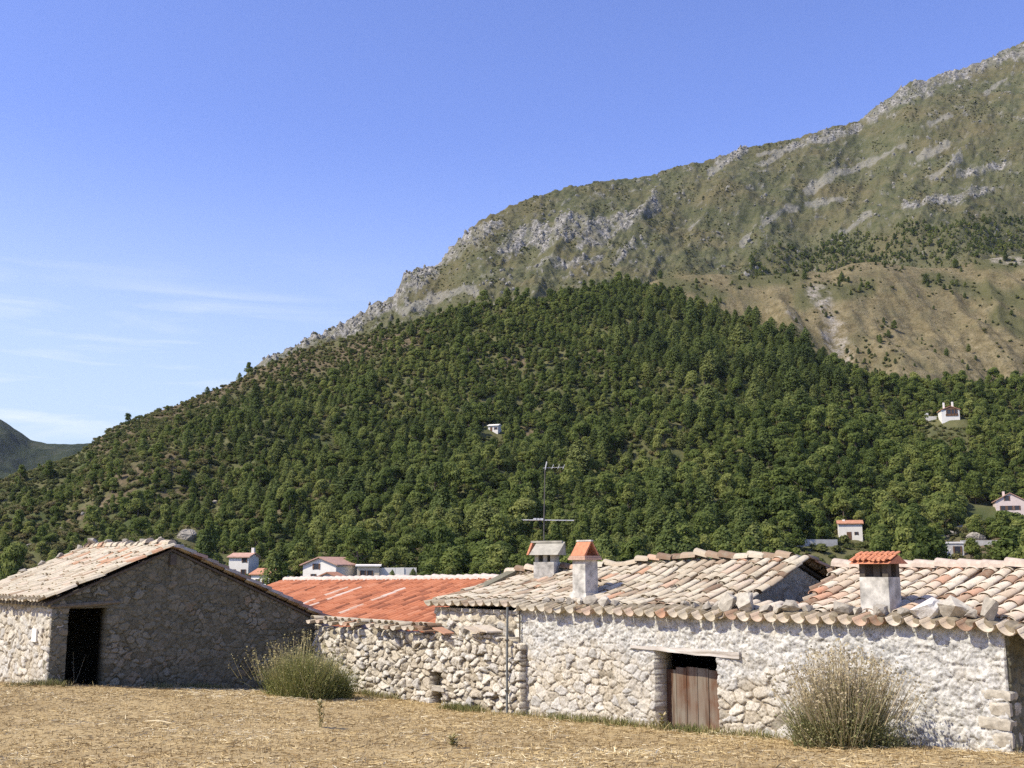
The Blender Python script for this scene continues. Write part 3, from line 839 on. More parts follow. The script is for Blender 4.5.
far_house('house', 'white gabled house with dark shuttered windows at the right edge', a, 8.5, 9, 3.6, 0.55, R(-18), M_pink, M_farroof, 'y',
          [('f', -2.2, 0.6, 1.3, 1.4), ('f', -0.2, 0.6, 1.3, 1.4), ('f', 1.9, 0.6, 1.3, 1.4), ('f', -0.9, 3.6, 1.2, 1.5)], (-1.5, 3.0, 4.6))
KEEP_CLEAR.append((a.x - 3.0, a.y, 11.5)); KEEP_CLEAR.append((a.x + 5.0, a.y, 9.0))
a = hp(951, 420)
hs = far_house('chalet', 'chalet high in the trees with brown gable and white base', a, 7.4, 7, 4.4, 0.4, R(-10), M_white, M_farroof_o, 'y', [('f', 0.5, 1.9, 4.6, 2.6)], [(-2.2, 2.0, 5.2), (1.6, 3.0, 5.6)])
q = MB()
for x in (-1.5, 0.3, 1.6, 2.7): q.box((x, -0.12, 1.9), (0.16, 0, 0), (0, 0.06, 0), (0, 0, 2.6))
q.box((0.5, -0.12, 1.75), (2.5, 0, 0), (0, 0.06, 0), (0, 0, 0.9))
q.prism([(-3.2, -0.1, 4.5), (3.2, -0.1, 4.5), (0, -0.1, 5.75)], (0, -0.08, 0))
me = q.mesh('balcony'); me.materials.append(M_timber); o = bpy.data.objects.new('balcony', me); COL.objects.link(o); o.parent = hs
a = hp(932, 420)
m = MB(); m.box((0, 0, -2), (3.0, 0, 0), (0, 0.3, 0), (0, 0, 3.6)); m.box((-2.2, 0.2, 1.5), (0.7, 0, 0), (0, 0.25, 0), (0, 0, 1.6)); me = m.mesh('terrace_wall'); me.materials.append(M_white)
o = bpy.data.objects.new('terrace_wall', me); COL.objects.link(o); o.location = a; tag(o, 'white stepped terrace wall left of the chalet in the trees', 'wall'); KEEP_CLEAR.append((a.x, a.y, 3.5))
a = hp(955, 556)
far_house('shed', 'small ruined grey shed on the rocky bank below the gabled house', a, 4.4, 3.5, 3.0, 0.15, R(-12), M_concrete, M_concrete, 'x', [('f', 0.7, 0.4, 1.4, 2.0)], None, None, 0.15)
a = hp(945, 560)
m = MB(); m.prism([(-2.2, 0, -3), (1.6, 0, -3), (1.6, 0, 2.6), (0.2, 0, 0.9), (-0.9, 0, 0.5), (-2.2, 0, 0.1)], (0, 0.5, 0)); me = m.mesh('retaining_wall'); me.materials.append(M_concrete)
o = bpy.data.objects.new('retaining_wall', me); COL.objects.link(o); o.location = a; tag(o, 'stepped grey retaining wall in front of the ruined shed', 'wall'); KEEP_CLEAR.append((a.x, a.y, 3))
a = hp(985, 545)
m = MB(); m.box((0, 0, -3), (6, 0, 0), (0, 0.4, 0), (0, 0, 4.2)); me = m.mesh('retaining_wall'); me.materials.append(M_concrete)
o = bpy.data.objects.new('retaining_wall', me); COL.objects.link(o); o.location = a; o.rotation_euler = (0, 0, R(-8)); tag(o, 'long low retaining wall below the gabled house at the edge', 'wall'); KEEP_CLEAR.append((a.x, a.y, 4))
a = hp(493, 432)
far_house('house', 'tiny white house alone in the middle of the wood', a, 4.4, 4, 2.6, 0.3, R(-20), M_white, M_white, 'x', [('f', 1.2, 0.9, 1.0, 1.0)], None, (-0.8, 1.0, 2.0))

# ------------------------------------------------------------------ white boulders on the hill
def rock_mesh(sx, sy, sz, seed, n=26):
    rg = np.random.default_rng(seed)
    d = rg.normal(0, 1, (n, 3)); d /= np.linalg.norm(d, axis=1, keepdims=True)
    d *= rg.uniform(0.72, 1.0, (n, 1)); d *= np.array([sx, sy, sz])
    bm = bmesh.new()
    for p in d: bm.verts.new(p)
    r = bmesh.ops.convex_hull(bm, input=bm.verts)
    bmesh.ops.delete(bm, geom=[v for v in bm.verts if not v.link_faces], context='VERTS')
    if n > 20: bmesh.ops.bevel(bm, geom=list(bm.edges), offset=min(sx, sz) * 0.06, segments=1, affect='EDGES')
    bmesh.ops.subdivide_edges(bm, edges=list(bm.edges), cuts=2, use_grid_fill=True)
    for v in bm.verts: v.co *= 1 + rg.normal(0, 0.035)
    me = bpy.data.meshes.new('rock'); bm.to_mesh(me); bm.free()
    return me
for i, (px, py, s, lab) in enumerate(((187, 537, 3.6, 'large pale boulder outcrop above the barn ridge'), (215, 503, 1.5, 'small white boulder on the hillside right of the outcrop'),
                                      (62, 530, 1.6, 'white boulder among bushes above the barn roof'), (83, 514, 1.2, 'small white boulder on the left hillside below the brown clearing'),
                                      (30, 546, 1.3, 'white boulder low on the slope at the left'), (4, 500, 1.1, 'small pale boulder at the left edge of the slope'))):
    a = hp(px, py); me = rock_mesh(s, s * 0.8, s * 0.75, 700 + i, 40); me.materials.append(M_rock)
    o = bpy.data.objects.new('boulder', me); COL.objects.link(o); o.location = a; tag(o, lab, 'boulder'); KEEP_CLEAR.append((a.x, a.y - 2, s * 1.2))

for i, (px, py, s, lab) in enumerate(((948, 536, 2.4, 'pale rock outcrop on the bank above the ruined shed'), (962, 530, 2.0, 'pale rock right of the outcrop above the ruined shed'), (975, 538, 2.2, 'pale rock face below the pink gabled house'), (938, 548, 1.6, 'pale rock at the foot of the bank left of the ruined shed'))):
    a = hp(px, py); me = rock_mesh(s * 1.4, s * 0.8, s * 0.8, 760 + i, 36); me.materials.append(M_rock)
    o = bpy.data.objects.new('boulder', me); COL.objects.link(o); o.location = a; tag(o, lab, 'boulder'); KEEP_CLEAR.append((a.x, a.y - 2, s * 1.2))

# ------------------------------------------------------------------ trees on the wooded hill
def clear_mask(X, Y):
    m = np.ones(len(X), bool); low = np.zeros(len(X), bool)
    for (cx, cy, r) in KEEP_CLEAR:
        # clear the house and a strip of view in front of it
        m &= np.hypot(X - cx, Y - cy) > r
        dx = X - cx; dy = Y - cy
        low |= (np.abs(dx - dy * cx / cy) < r * 1.0) & (dy < 0) & (dy > -95 * (cy < 330) - 48)
    return m, low

def sample_wedge(n, a0, a1, Y0, Y1, rng):
    a = rng.uniform(a0, a1, n); Y = np.sqrt(rng.uniform(Y0 ** 2, Y1 ** 2, n))
    return a * Y, Y

def thin(X, Y, S, dmin):
    """grid based thinning so trunks keep their distance"""
    cell = {}; keep = []
    for i in range(len(X)):
        c = (int(X[i] // dmin), int(Y[i] // dmin)); ok = True
        for dx in (-1, 0, 1):
            for dy in (-1, 0, 1):
                for j in cell.get((c[0] + dx, c[1] + dy), ()):
                    if (X[i] - X[j]) ** 2 + (Y[i] - Y[j]) ** 2 < (dmin * S[i]) ** 2: ok = False; break
                if not ok: break
            if not ok: break
        if ok: cell.setdefault(c, []).append(i); keep.append(i)
    return np.array(keep)

rng = np.random.default_rng(11)
X, Y = sample_wedge(60000, -0.62, 0.62, 215, 665, rng)
a_ = X / Y
ok = Y < hillA.Y1(a_) * 1.02
X, Y = X[ok], Y[ok]
Z = hillA.z(X, Y)
px, py = proj(X, Y, Z)
mA, _ = mask_A(X, Y, Z, px, py, 0 * X)
clump = fbm(X / 28, Y / 28, 4, 55)
left = 1 - sstep(60, 420, px + (py - 450) * -0.3)            # scrubby left flank
edge = 1 - sstep(8, 55, py - np.interp(X / Y, hillA.ca, [proj(a * 500, 500, EZ + e * 500)[1] for a, e in zip(hillA.ca, hillA.ce)]))
upl = edge * (1 - sstep(330, 520, px))
dens = 0.95 - 0.3 * left - 0.1 * upl - 0.42 * mA['bare'] * (1 - 0.85 * upl) + 0.35 * clump - 0.6 * sstep(0.15, 0.5, fbm(px / 22, py / 12, 4, 56)) * (1 - sstep(560, 640, px) * 0.7)
ok = rng.uniform(0, 1, len(X)) < np.clip(dens, 0.02, 1)
cm_, low = clear_mask(X, Y); ok &= cm_
X, Y, Z, px, py, left, upl, clump, low = [q[ok] for q in (X, Y, Z, px, py, left, upl, clump, low)]
S = np.clip(rng.lognormal(-0.2, 0.34, len(X)), 0.4, 1.75) * (1 - 0.35 * left) * (1 - 0.35 * upl) * (1 + 0.25 * sstep(700, 900, px) * sstep(430, 500, py))
S = np.minimum(S * (1.24 - 0.22 * sstep(520, 380, py) * (1 - sstep(600, 800, px))), 1.9)
kp = thin(X, Y, np.clip(S, 0.5, 1.9), 2.9)
X, Y, Z, px, py, left, upl, clump, S, low = [q[kp] for q in (X, Y, Z, px, py, left, upl, clump, S, low)]
pine_p = 0.32 - 0.2 * left - 0.35 * sstep(720, 860, px) * sstep(400, 450, py) + 0.5 * fbm(X / 50, Y / 50, 3, 99) + 0.75 * (1 - sstep(0.6, 1.3, capsule(px, py, 640, 320, 800, 375, 40)))
kindr = rng.uniform(0, 1, len(X))
pick = np.where(kindr < pine_p, 4 + rng.integers(0, 3, len(X)), rng.integers(0, 4, len(X)))
isbush = rng.uniform(0, 1, len(X)) < np.maximum(0.4 * left, 0.9 * upl)
isbush |= low
pick = np.where(isbush, 7 + rng.integers(0, 3, len(X)), pick)
sc = np.where(pick >= 7, np.where(low, S * 1.1, S * 1.9), np.where(pick >= 4, S * 0.86, S))
vis = (px > -60) & (px < 1090) & (py < 600)
order = np.argsort(-(sc / Y) * vis * (pick < 7))
ind = order[:285]
isin = np.zeros(len(X), bool); isin[ind] = True
rz = rng.uniform(0, 6.28, len(X))
S3 = np.stack([sc * rng.uniform(0.85, 1.4, len(X)), sc * rng.uniform(0.85, 1.4, len(X)), sc * rng.uniform(0.75, 1.25, len(X))], 1)
rest = ~isin
# understorey bushes that close the canopy
ux, uy = sample_wedge(60000, -0.62, 0.62, 215, 665, rng)
uok = uy < hillA.Y1(ux / uy) * 1.01; ux, uy = ux[uok], uy[uok]
uz = hillA.z(ux, uy); upx, upy = proj(ux, uy, uz)
ub, _ = mask_A(ux, uy, uz, upx, upy, 0 * ux)
ul = 1 - sstep(60, 420, upx + (upy - 450) * -0.3)
cmu, lowu = clear_mask(ux, uy)
uok = cmu & (rng.uniform(0, 1, len(ux)) < (0.50 + 0.35 * ul) * (1 - 0.3 * ub["bare"]))
ux, uy, uz, lowu = ux[uok], uy[uok], uz[uok], lowu[uok]
nu_ = len(ux); us = rng.uniform(0.7, 1.6, nu_) * np.where(lowu, 0.6, 1.0)
X = np.concatenate([X, ux]); Y = np.concatenate([Y, uy]); Z = np.concatenate([Z, uz]); rz = np.concatenate([rz, rng.uniform(0, 6.28, nu_)])
S3 = np.concatenate([S3, np.stack([us * 1.2, us * 1.2, us], 1)]); pick = np.concatenate([pick, 7 + rng.integers(0, 3, nu_)]); rest = np.concatenate([rest, np.ones(nu_, bool)])
print('trees', len(X), 'stuff', rest.sum())
forest = scatter_object('forest', np.stack([X, Y, Z - 0.2], 1)[rest], np.stack([0 * rz, 0 * rz, rz], 1)[rest], S3[rest], pick[rest],
                        'dense green wood of pines and broadleaved trees covering the hillside', 'forest')
LABT = {'broad': 'round leafy green tree in the wood on the lower hillside', 'pine': 'dark narrow conifer in the wood on the lower hillside'}
for rank, i in enumerate(ind):
    kk = PKEYS[int(pick[i])]; cme, tme, wme = PROTO[kk]
    nm = 'broadleaf_tree' if kk[0] == 'broad' else 'conifer_tree'
    grp = 'leafy trees low on the hillside' if kk[0] == 'broad' else 'conifers low on the hillside'
    if rank < 60:
        o = bpy.data.objects.new(nm, None); COL.objects.link(o)
        c1 = bpy.data.objects.new('crown', cme); COL.objects.link(c1); c1.parent = o
        c2 = bpy.data.objects.new('trunk', tme); COL.objects.link(c2); c2.parent = o
    else:
        o = bpy.data.objects.new(nm, wme); COL.objects.link(o)
    o.location = (X[i], Y[i], Z[i] - 0.2); o.rotation_euler = (0, 0, rz[i]); o.scale = S3[i]
    tag(o, LABT[kk[0]], 'tree', grp)

# standout trees placed by hand
def stand_tree(px, py, kind, idx, s, label, stretch=1.0, hill=hillA):
    a = hill.hit(px, py); cme, tme, _ = PROTO[(kind, idx)]
    o = bpy.data.objects.new('broadleaf_tree' if kind == 'broad' else 'conifer_tree', None); COL.objects.link(o)
    o.location = a - Vector((0, 0, 0.3)); o.scale = (s, s, s * stretch); o.rotation_euler = (0, 0, random.uniform(0, 6))
    for nm, me in (('crown', cme), ('trunk', tme)):
        c_ = bpy.data.objects.new(nm, me); COL.objects.link(c_); c_.parent = o
    tag(o, label, 'tree')
stand_tree(893, 545, 'broad', 1, 2.0, 'tallest leafy tree, right of the white house with the brown door')
stand_tree(915, 545, 'broad', 2, 1.6, 'leafy tree right beside the tallest leafy tree')
stand_tree(848, 495, 'broad', 3, 1.7, 'bright leafy tree rising behind the white house with the brown door')
stand_tree(272, 592, 'pine', 0, 1.05, 'dark conifer just right of the small orange roofed cottage')
stand_tree(283, 592, 'broad', 0, 1.0, 'dark round tree between the cottage and the wide white house')
stand_tree(392, 586, 'pine', 1, 0.42, 'small cypress in front of the white terrace walls', 1.1)
stand_tree(413, 586, 'pine', 2, 0.45, 'small cypress at the right end of the white terrace walls', 1.1)
stand_tree(972, 570, 'broad', 0, 1.25, 'leafy tree on the bank right of the ruined shed')
stand_tree(1016, 576, 'broad', 2, 0.7, 'light green tree low at the right edge of the valley')
stand_tree(249, 374, 'broad', 3, 1.25, 'lone tree standing on the bare crest of the hill')
stand_tree(128, 427, 'broad', 2, 1.15, 'dark round tree at the left crest beside a brown clearing')
stand_tree(90, 467, 'broad', 1, 1.25, 'dark round tree below the left crest')
stand_tree(20, 482, 'broad', 0, 1.3, 'dark round tree at the far left of the lower crest')
stand_tree(48, 480, 'broad', 3, 1.5, 'broad dark tree on the left crest under the distant hill')

# scrub on the mountain and on the spur
rng = np.random.default_rng(12)
def scrub(h, n, a0, a1, Y0, Y1f, maskf, densf, s0, seed):
    X, Y = sample_wedge(n, a0, a1, Y0, 2000, rng)
    ok = (Y < h.Y1(X / Y) * 1.01); X, Y = X[ok], Y[ok]
    Z = h.z(X, Y); px, py = proj(X, Y, Z)
    t = (Y - h.Y0) / (h.Y1(X / Y) - h.Y0)
    at, dz = maskf(X, Y, Z, px, py, t); Z = Z + dz
    ok = rng.uniform(0, 1, len(X)) < densf(px, py, at, X, Y)
    ok &= (px > -50) & (px < 1100)
    X, Y, Z = X[ok], Y[ok], Z[ok]; px = px[ok]; py = py[ok]
    s = np.clip(rng.lognormal(0, 0.35, len(X)), 0.5, 2.4) * s0
    return X, Y, Z, s, px, py
def dens_C(px, py, at, X, Y):
    c = sstep(-0.1, 0.45, fbm(px / 16, py / 10, 4, 57))
    belt = np.maximum(1 - sstep(0.6, 1.4, capsule(px, py, 770, 272, 1024, 240, 22) + 0.6 * fbm(px / 20, py / 12, 3, 58)), 0)
    return np.clip(0.8 * c * (1 - at['rock'] * 0.7) * (1 - at['scree']) + belt * 1.0, 0, 1)
X, Y, Z, s, px, py = scrub(hillC, 120000, -0.3, 0.6, 900, None, mask_C, dens_C, 1.0, 1)
belt = capsule(px, py, 770, 270, 1024, 235, 20) + 0.6 * fbm(px / 20, py / 12, 3, 58)
pk = np.where((belt < 1.0) & (rng.uniform(0, 1, len(X)) < 0.6), rng.integers(0, 5, len(X)), 7 + rng.integers(0, 3, len(X)))
s = np.where(pk < 7, 0.62 * s, s)
r0 = rng.uniform(0, 6.28, len(X))
print('scrub C', len(X))
scatter_object('mountain_scrub', np.stack([X, Y, Z - 0.3], 1), np.stack([0 * r0, 0 * r0, r0], 1), np.stack([s, s, s * 0.9], 1), pk, 'dark scrub bushes and small pines dotted over the rocky mountain', 'scrub')
# crags: angular limestone blocks bedded along the cliffs and strata
M_crag = mat_plain('grey_limestone_crag', (0.27, 0.255, 0.215), 0.97, 0.55, 0.5, 0.05, 0.6)
rcol = bpy.data.collections.new('rock_prototypes')
for i in range(4):
    me = rock_mesh(1.3, 0.9, 0.8 + 0.25 * i, 990 + i, 18); me.materials.append(M_crag)
    rcol.objects.link(bpy.data.objects.new('r%02d' % i, me))
def dens_R(px, py, at, X, Y):
    strata = sstep(0.22, 0.42, fbm(px / 26 + py / 40, (py + px * 0.35) / 4.2, 4, 141)) * sstep(-0.1, 0.3, fbm(px / 45, py / 30, 3, 142))
    return np.clip(0.55 * at['rock'] + 0.25 * strata + 0.12 * at['scree'], 0, 1)
X, Y, Z, s, px, py = scrub(hillC, 90000, -0.3, 0.6, 900, None, mask_C, dens_R, 1.25, 3)
r0 = rng.uniform(0, 6.28, len(X)); n_ = len(X)
print('crags', n_)
scatter_object('mountain_crags', np.stack([X, Y, Z], 1), np.stack([rng.normal(0, 0.25, n_), rng.normal(0, 0.25, n_), r0], 1), np.stack([s * 1.2, s, s * rng.uniform(0.7, 1.7, n_)], 1), rng.integers(0, 4, n_), 'grey limestone crags and loose blocks strewn along the mountain cliffs', 'rocks', rcol)
def dens_B(px, py, at, X, Y):
    c = sstep(0.1, 0.5, fbm(px / 22, py / 12, 4, 59))
    foot = sstep(330, 372, py) * (1 - sstep(0.0, 0.6, fbm(px / 40, py / 20, 3, 60)))
    cl = np.zeros_like(px)
    for q in ((735, 272, 800, 276, 7), (800, 283, 870, 292, 9), (840, 268, 900, 270, 5), (860, 350, 900, 368, 14), (930, 285, 1024, 305, 8), (960, 264, 1024, 262, 6), (690, 282, 740, 292, 5), (880, 312, 892, 330, 6)):
        cl = np.maximum(cl, 1 - sstep(0.5, 1.6, capsule(px, py, *q) + 0.7 * fbm(px / 12, py / 8, 3, 67)))
    return np.clip(0.35 * c + 0.35 * at['bare'] + 0.25 * foot + 0.9 * cl, 0, 1) * 0.8 + 0.03
X, Y, Z, s, px, py = scrub(hillB, 46000, 0.02, 0.6, 570, None, mask_B, dens_B, 1.1, 2)
pk = np.where(rng.uniform(0, 1, len(X)) < 0.3, rng.integers(4, 7, len(X)), 7 + rng.integers(0, 3, len(X)))
s = np.where(pk < 7, 0.42 * s, s); r0 = rng.uniform(0, 6.28, len(X))
print('scrub B', len(X))
scatter_object('spur_scrub', np.stack([X, Y, Z - 0.2], 1), np.stack([0 * r0, 0 * r0, r0], 1), np.stack([s, s, s * 0.9], 1), pk, 'low green bushes dotted over the dry brown spur', 'scrub')
stand_tree(805, 280, 'pine', 0, 1.1, 'dark pine at the top of the brown gully', 1.0, hillB)
stand_tree(842, 284, 'pine', 1, 1.2, 'pine on the brown spur right of the gully', 1.0, hillB)
stand_tree(868, 290, 'broad', 1, 1.2, 'round dark tree in the hollow of the brown spur', 1.0, hillB)
stand_tree(895, 330, 'broad', 2, 1.2, 'small tree half way down the brown spur', 1.0, hillB)

# ------------------------------------------------------------------ rubble masonry
def voronoi(u, z, cu, cz, seed, warp=0.6):
    wu = u + warp * cu * fbm(u / cu * 0.6, z / cz * 0.6, 3, seed + 5); wz = z + warp * cz * fbm(u / cu * 0.6 + 9, z / cz * 0.6, 3, seed + 6)
    gu = wu / cu; gq = wz / cz
    iu = np.floor(gu); iq = np.floor(gq)
    f1 = np.full(u.shape, 9.0); f2 = np.full(u.shape, 9.0); idr = np.zeros(u.shape); dx = np.zeros(u.shape); dz = np.zeros(u.shape); idr2 = np.zeros(u.shape); idr3 = np.zeros(u.shape)
    for a in (-2, -1, 0, 1, 2):
        for b in (-1, 0, 1):
            cx = iu + a; cy = iq + b
            sx = cx + 0.1 + 0.8 * _h2(cx, cy, seed) + 0.5 * (cy % 2); sy = cy + 0.12 + 0.76 * _h2(cx, cy, seed + 1)
            wgt = 0.6 + 0.8 * _h2(cx, cy, seed + 2) ** 0.8
            d = np.sqrt((gu - sx) ** 2 + (gq - sy) ** 2) * wgt
            n1 = d < f1
            f2 = np.where(n1, f1, np.minimum(f2, d))
            idr = np.where(n1, _h2(cx, cy, seed + 3), idr); idr2 = np.where(n1, _h2(cx, cy, seed + 4), idr2); idr3 = np.where(n1, _h2(cx, cy, seed + 7), idr3)
            dx = np.where(n1, gu - sx, dx); dz = np.where(n1, gq - sy, dz)
            f1 = np.where(n1, d, f1)
    return f1, f2, idr, idr2, idr3, dx, dz

def rubble(name, O, A, N, s0, s1, ztop, zbot, th, mat, parent, holes=(), res=0.022, cu=0.27, cz=0.19, bulge=0.05, seed=1, plaster=None, rough_top=0.0, drop=(), prough=0.012):
    """solid rubble wall: O,A,N 2D origin, direction and outward normal"""
    n_s = max(4, int((s1 - s0) / res)); ss = np.linspace(s0, s1, n_s)
    # line the columns up with the sides of openings
    for h in holes:
        for e in h[:2]: ss[np.argmin(abs(ss - e))] = e
    zt = np.array([ztop(q) for q in ss]); zmax = zt.max()
    if rough_top: zt = zt + rough_top * (np.floor(fbm(ss / 0.22, 0 * ss, 2, seed + 30) * 4) / 4)
    n_z = max(4, int((zmax - zbot) / res)); ff = np.linspace(0, 1, n_z)
    Sg, Fg = np.meshgrid(ss, ff)
    Zg = zbot + Fg * (zt[None, :] - zbot)
    f1, f2, r1, r2, r3, dx, dz = voronoi(Sg, Zg, cu, cz, seed)
    e = (f2 - f1)
    body = 0.85 * sstep(0.015, 0.10, e) + 0.15 * sstep(0.1, 0.4, e)
    h = body * (bulge * (0.55 + 0.9 * r1) - 0.05 * bulge * f1 ** 2) + body * (dx * (r2 - 0.5) * 2.0 + dz * (r3 - 0.6) * 2.0) * bulge
    h = h - 0.03 * (1 - sstep(0.0, 0.07, e)) + 0.030 * fbm(Sg * 7, Zg * 7, 4, seed + 8, 0.6) + 0.022 * (ridged(Sg * 11, Zg * 13, 3, seed + 9) - 0.5)
    mort_shade = 1 - sstep(0.03, 0.16, e)
    pl = np.zeros_like(h)
    if plaster is not None:
        pl = np.clip(plaster(Sg, Zg), 0, 1)
        hp_ = bulge * 0.7 + prough * 2.6 * fbm(Sg * 6, Zg * 6, 5, seed + 11, 0.75) + prough * 2.0 * (ridged(Sg * 9, Zg * 9, 3, seed + 12) - 0.5) + 0.35 * h
        h = h * (1 - pl) + hp_ * pl
    X = O[0] + A[0] * Sg + N[0] * h; Y = O[1] + A[1] * Sg + N[1] * h
    V1 = np.stack([X.ravel(), Y.ravel(), Zg.ravel()], 1)
    Xb = O[0] + A[0] * Sg - N[0] * th; Yb = O[1] + A[1] * Sg - N[1] * th
    V2 = np.stack([Xb.ravel(), Yb.ravel(), Zg.ravel()], 1)
    Q = grid_quads(n_s, n_z)
    cs = Sg.ravel()[Q].mean(1); cz_ = Zg.ravel()[Q].mean(1)
    keep = np.ones(len(Q), bool)
    for (a0, a1, b0, b1) in holes: keep &= ~((cs > a0) & (cs < a1) & (cz_ > b0) & (cz_ < b1))
    Q = Q[keep]; nv = len(V1)
    # boundary edges
    E = np.concatenate([Q[:, [0, 1]], Q[:, [1, 2]], Q[:, [2, 3]], Q[:, [3, 0]]])
    key = np.sort(E, 1); kid = key[:, 0].astype(np.int64) * nv + key[:, 1]
    uq, inv, cnt = np.unique(kid, return_inverse=True, return_counts=True)
    B = E[cnt[inv] == 1]
    side = np.stack([B[:, 1], B[:, 0], B[:, 0] + nv, B[:, 1] + nv], 1)
    cross = A[0] * N[1] - A[1] * N[0]
    QQ = np.concatenate([Q, Q[:, ::-1] + nv, side])
    if cross > 0: QQ = QQ[:, ::-1]
    at = {'tone': ('POINT', np.concatenate([r1.ravel() * 0.8 + r2.ravel() * 0.2, r1.ravel() * 0.5])), 'mort_shade': ('POINT', np.concatenate([mort_shade.ravel()] * 2)), 'plas': ('POINT', np.concatenate([pl.ravel(), np.maximum(pl.ravel(), 0.6)]))}
    return link(name, np_mesh(name, np.concatenate([V1, V2]), QQ, at), mat, parent)

# ------------------------------------------------------------------ canal tile roofs
def tiles(name, pt, ulen, vlen, mat, parent, inside=None, sp=0.30, exp_=0.34, jit=1.0, seed=1, overhang=0.1, tone_f=None, r=None, chan=True, first=0.0, lift=0.035, ht=0.85, vj=0.03, dirt_relief=True):
    """pt(u, v, n) -> world point on the slope (n along the normal)"""
    rg = random.Random(seed); nu = int(round(ulen / sp)); nv = int(math.ceil(vlen / exp_))
    SEG = 7; Vs = []; Qs = []; Ts = []
    rr = (r or sp * 0.40)
    def tile(u, v, convex, length, r0, r1, n0, n1, yaw, tone):
        length = min(length, vlen + 0.06 - v)
        if length < 0.12: return
        b = len(Vs)
        for rad_off in (0.0, -0.016):
            for (vv, rad, nn) in ((0.0, r0, n0), (length, r1, n1)):
                for i in range(SEG + 1):
                    an = math.pi * i / SEG
                    x = math.cos(an) * (rad + rad_off); y = math.sin(an) * (rad + rad_off)
                    if not convex: y = -y
                    Vs.append(pt(u + x + yaw * (vv - length / 2), v + vv, nn + y * (ht if convex else 0.8 + 0.2 * first)))
        K = SEG + 1
        for i in range(SEG):
            fs = [(b + i, b + i + 1, b + K + i + 1, b + K + i), (b + 2 * K + i, b + 3 * K + i, b + 3 * K + i + 1, b + 2 * K + i + 1), (b + i, b + 2 * K + i, b + 2 * K + i + 1, b + i + 1)]
            if not convex: fs = [f[::-1] for f in fs]
            for f in fs: Qs.append(f); Ts.append(tone)
        for i in (0, SEG):
            Qs.append((b + i, b + K + i, b + 3 * K + i, b + 2 * K + i)); Ts.append(tone)
    for i in range(nu + 1):
        u = i * sp
        colj = rg.uniform(-0.012, 0.012) * jit
        for j in range(nv):
            v = j * exp_ + (rg.uniform(-vj, vj) * jit if j else rg.uniform(-0.02, 0.02))
            if j == 0 or vj < 0.04: pass
            ua = u + colj + rg.uniform(-0.012, 0.012) * jit
            if chan and (inside is None or inside(u + sp / 2, v)) and u + sp / 2 < ulen:
                tone = (tone_f(rg, i, j) if tone_f else rg.random()) * (0.5 if j and dirt_relief else 1)  # channels darker: dirt, and painted relief shade on the orange roof
                tile(ua + sp / 2, v - (overhang + rg.uniform(0, 0.05) * jit if j == 0 else 0.0), False, exp_ + 0.1 + (overhang if j == 0 else 0), rr * (1 + 0.2 * first), rr * (0.9 + 0.2 * first), rr * 0.85 + 0.03, rr * 0.85 + 0.0, rg.uniform(-0.03, 0.03) * jit, tone)
            if inside is None or inside(u, v):
                tone = tone_f(rg, i, j) if tone_f else rg.random()
                tile(ua, v + 0.04 + (rg.uniform(0.22, 0.42) * first if j == 0 else 0), True, exp_ + 0.1 + vj - (0.33 * first if j == 0 else 0), rr * 1.02, rr * 0.84, rr * 0.45 + lift + rg.uniform(0, 0.018) * jit, rr * 0.45, rg.uniform(-0.05, 0.05) * jit, tone)
    me = np_mesh(name, np.array([tuple(p) for p in Vs]), np.array(Qs), {'tone': ('FACE', Ts)})
    return link(name, me, mat, parent)

def ridge_row(pts_f, length, mat_name, step=0.36, r=0.13, seed=3, jit=1.0):
    """row of half-round cap tiles; pts_f(s) world point on the ridge"""
    rg = random.Random(seed); m = MB(); SEG = 6; s = 0.0
    while s < length:
        p0 = Vector(pts_f(s)); p1 = Vector(pts_f(min(s + step + 0.06, length + 0.1)))
        d = (p1 - p0).normalized(); side = d.cross(Vector((0, 0, 1))).normalized()
        p0 = p0 + Vector((0, 0, rg.uniform(-0.02, 0.03) * jit)); rad = r * rg.uniform(0.9, 1.1); tone = rg.random(); off = side * rg.uniform(-0.025, 0.025) * jit
        prev = None
        rows = []
        for (c, q) in ((p0 + off + Vector((0, 0, 0.025)), rad), (p1 + off, rad * 0.86)):
            rows.append([c + side * math.cos(math.pi * i / SEG) * q + Vector((0, 0, 1)) * math.sin(math.pi * i / SEG) * q for i in range(SEG + 1)])
        for i in range(SEG): m.quad((rows[0][i], rows[0][i + 1], rows[1][i + 1], rows[1][i]), tone)
        m.quad(rows[0], tone)
        s += step
    return m

def V3(p): return Vector(p)

# ================================================================== THE BARN (left)
zc_e = P(46, 600, 27)[2]; zg0 = P(47, 685, 27)[2]
qa = BW(2.95, 0, 0)
z_apex = P(172, 549, qa.y)[2]
S_AP, S_END, B_LEN = 2.95, 7.9, 6.0
SLB = (z_apex - zc_e) / S_AP
def barn_top(s): return z_apex - abs(s - S_AP) * SLB
barn = thing('stone_barn', 'grey stone barn with shaded gable, dark open doorway and lichened tile roof', 'barn', (float(BC[0]), float(BC[1]), zg0))
qd = BW(0.5, 0, 0)
def s_at(px, z):
    lo, hi = -2.0, 9.0
    for _ in range(50):
        m = (lo + hi) / 2; q = BW(m, 0, z)
        if proj(q.x, q.y, q.z)[0] < px: lo = m
        else: hi = m
    return lo
sd0, sd1 = s_at(66, EZ - 2), s_at(105, EZ - 2)
zd_top = P(85, 608, BW((sd0 + sd1) / 2, 0, 0).y)[2]
gpl = lambda s, z: 0.36 + 0.95 * fbm(s * 1.3, z * 1.3, 5, 31)
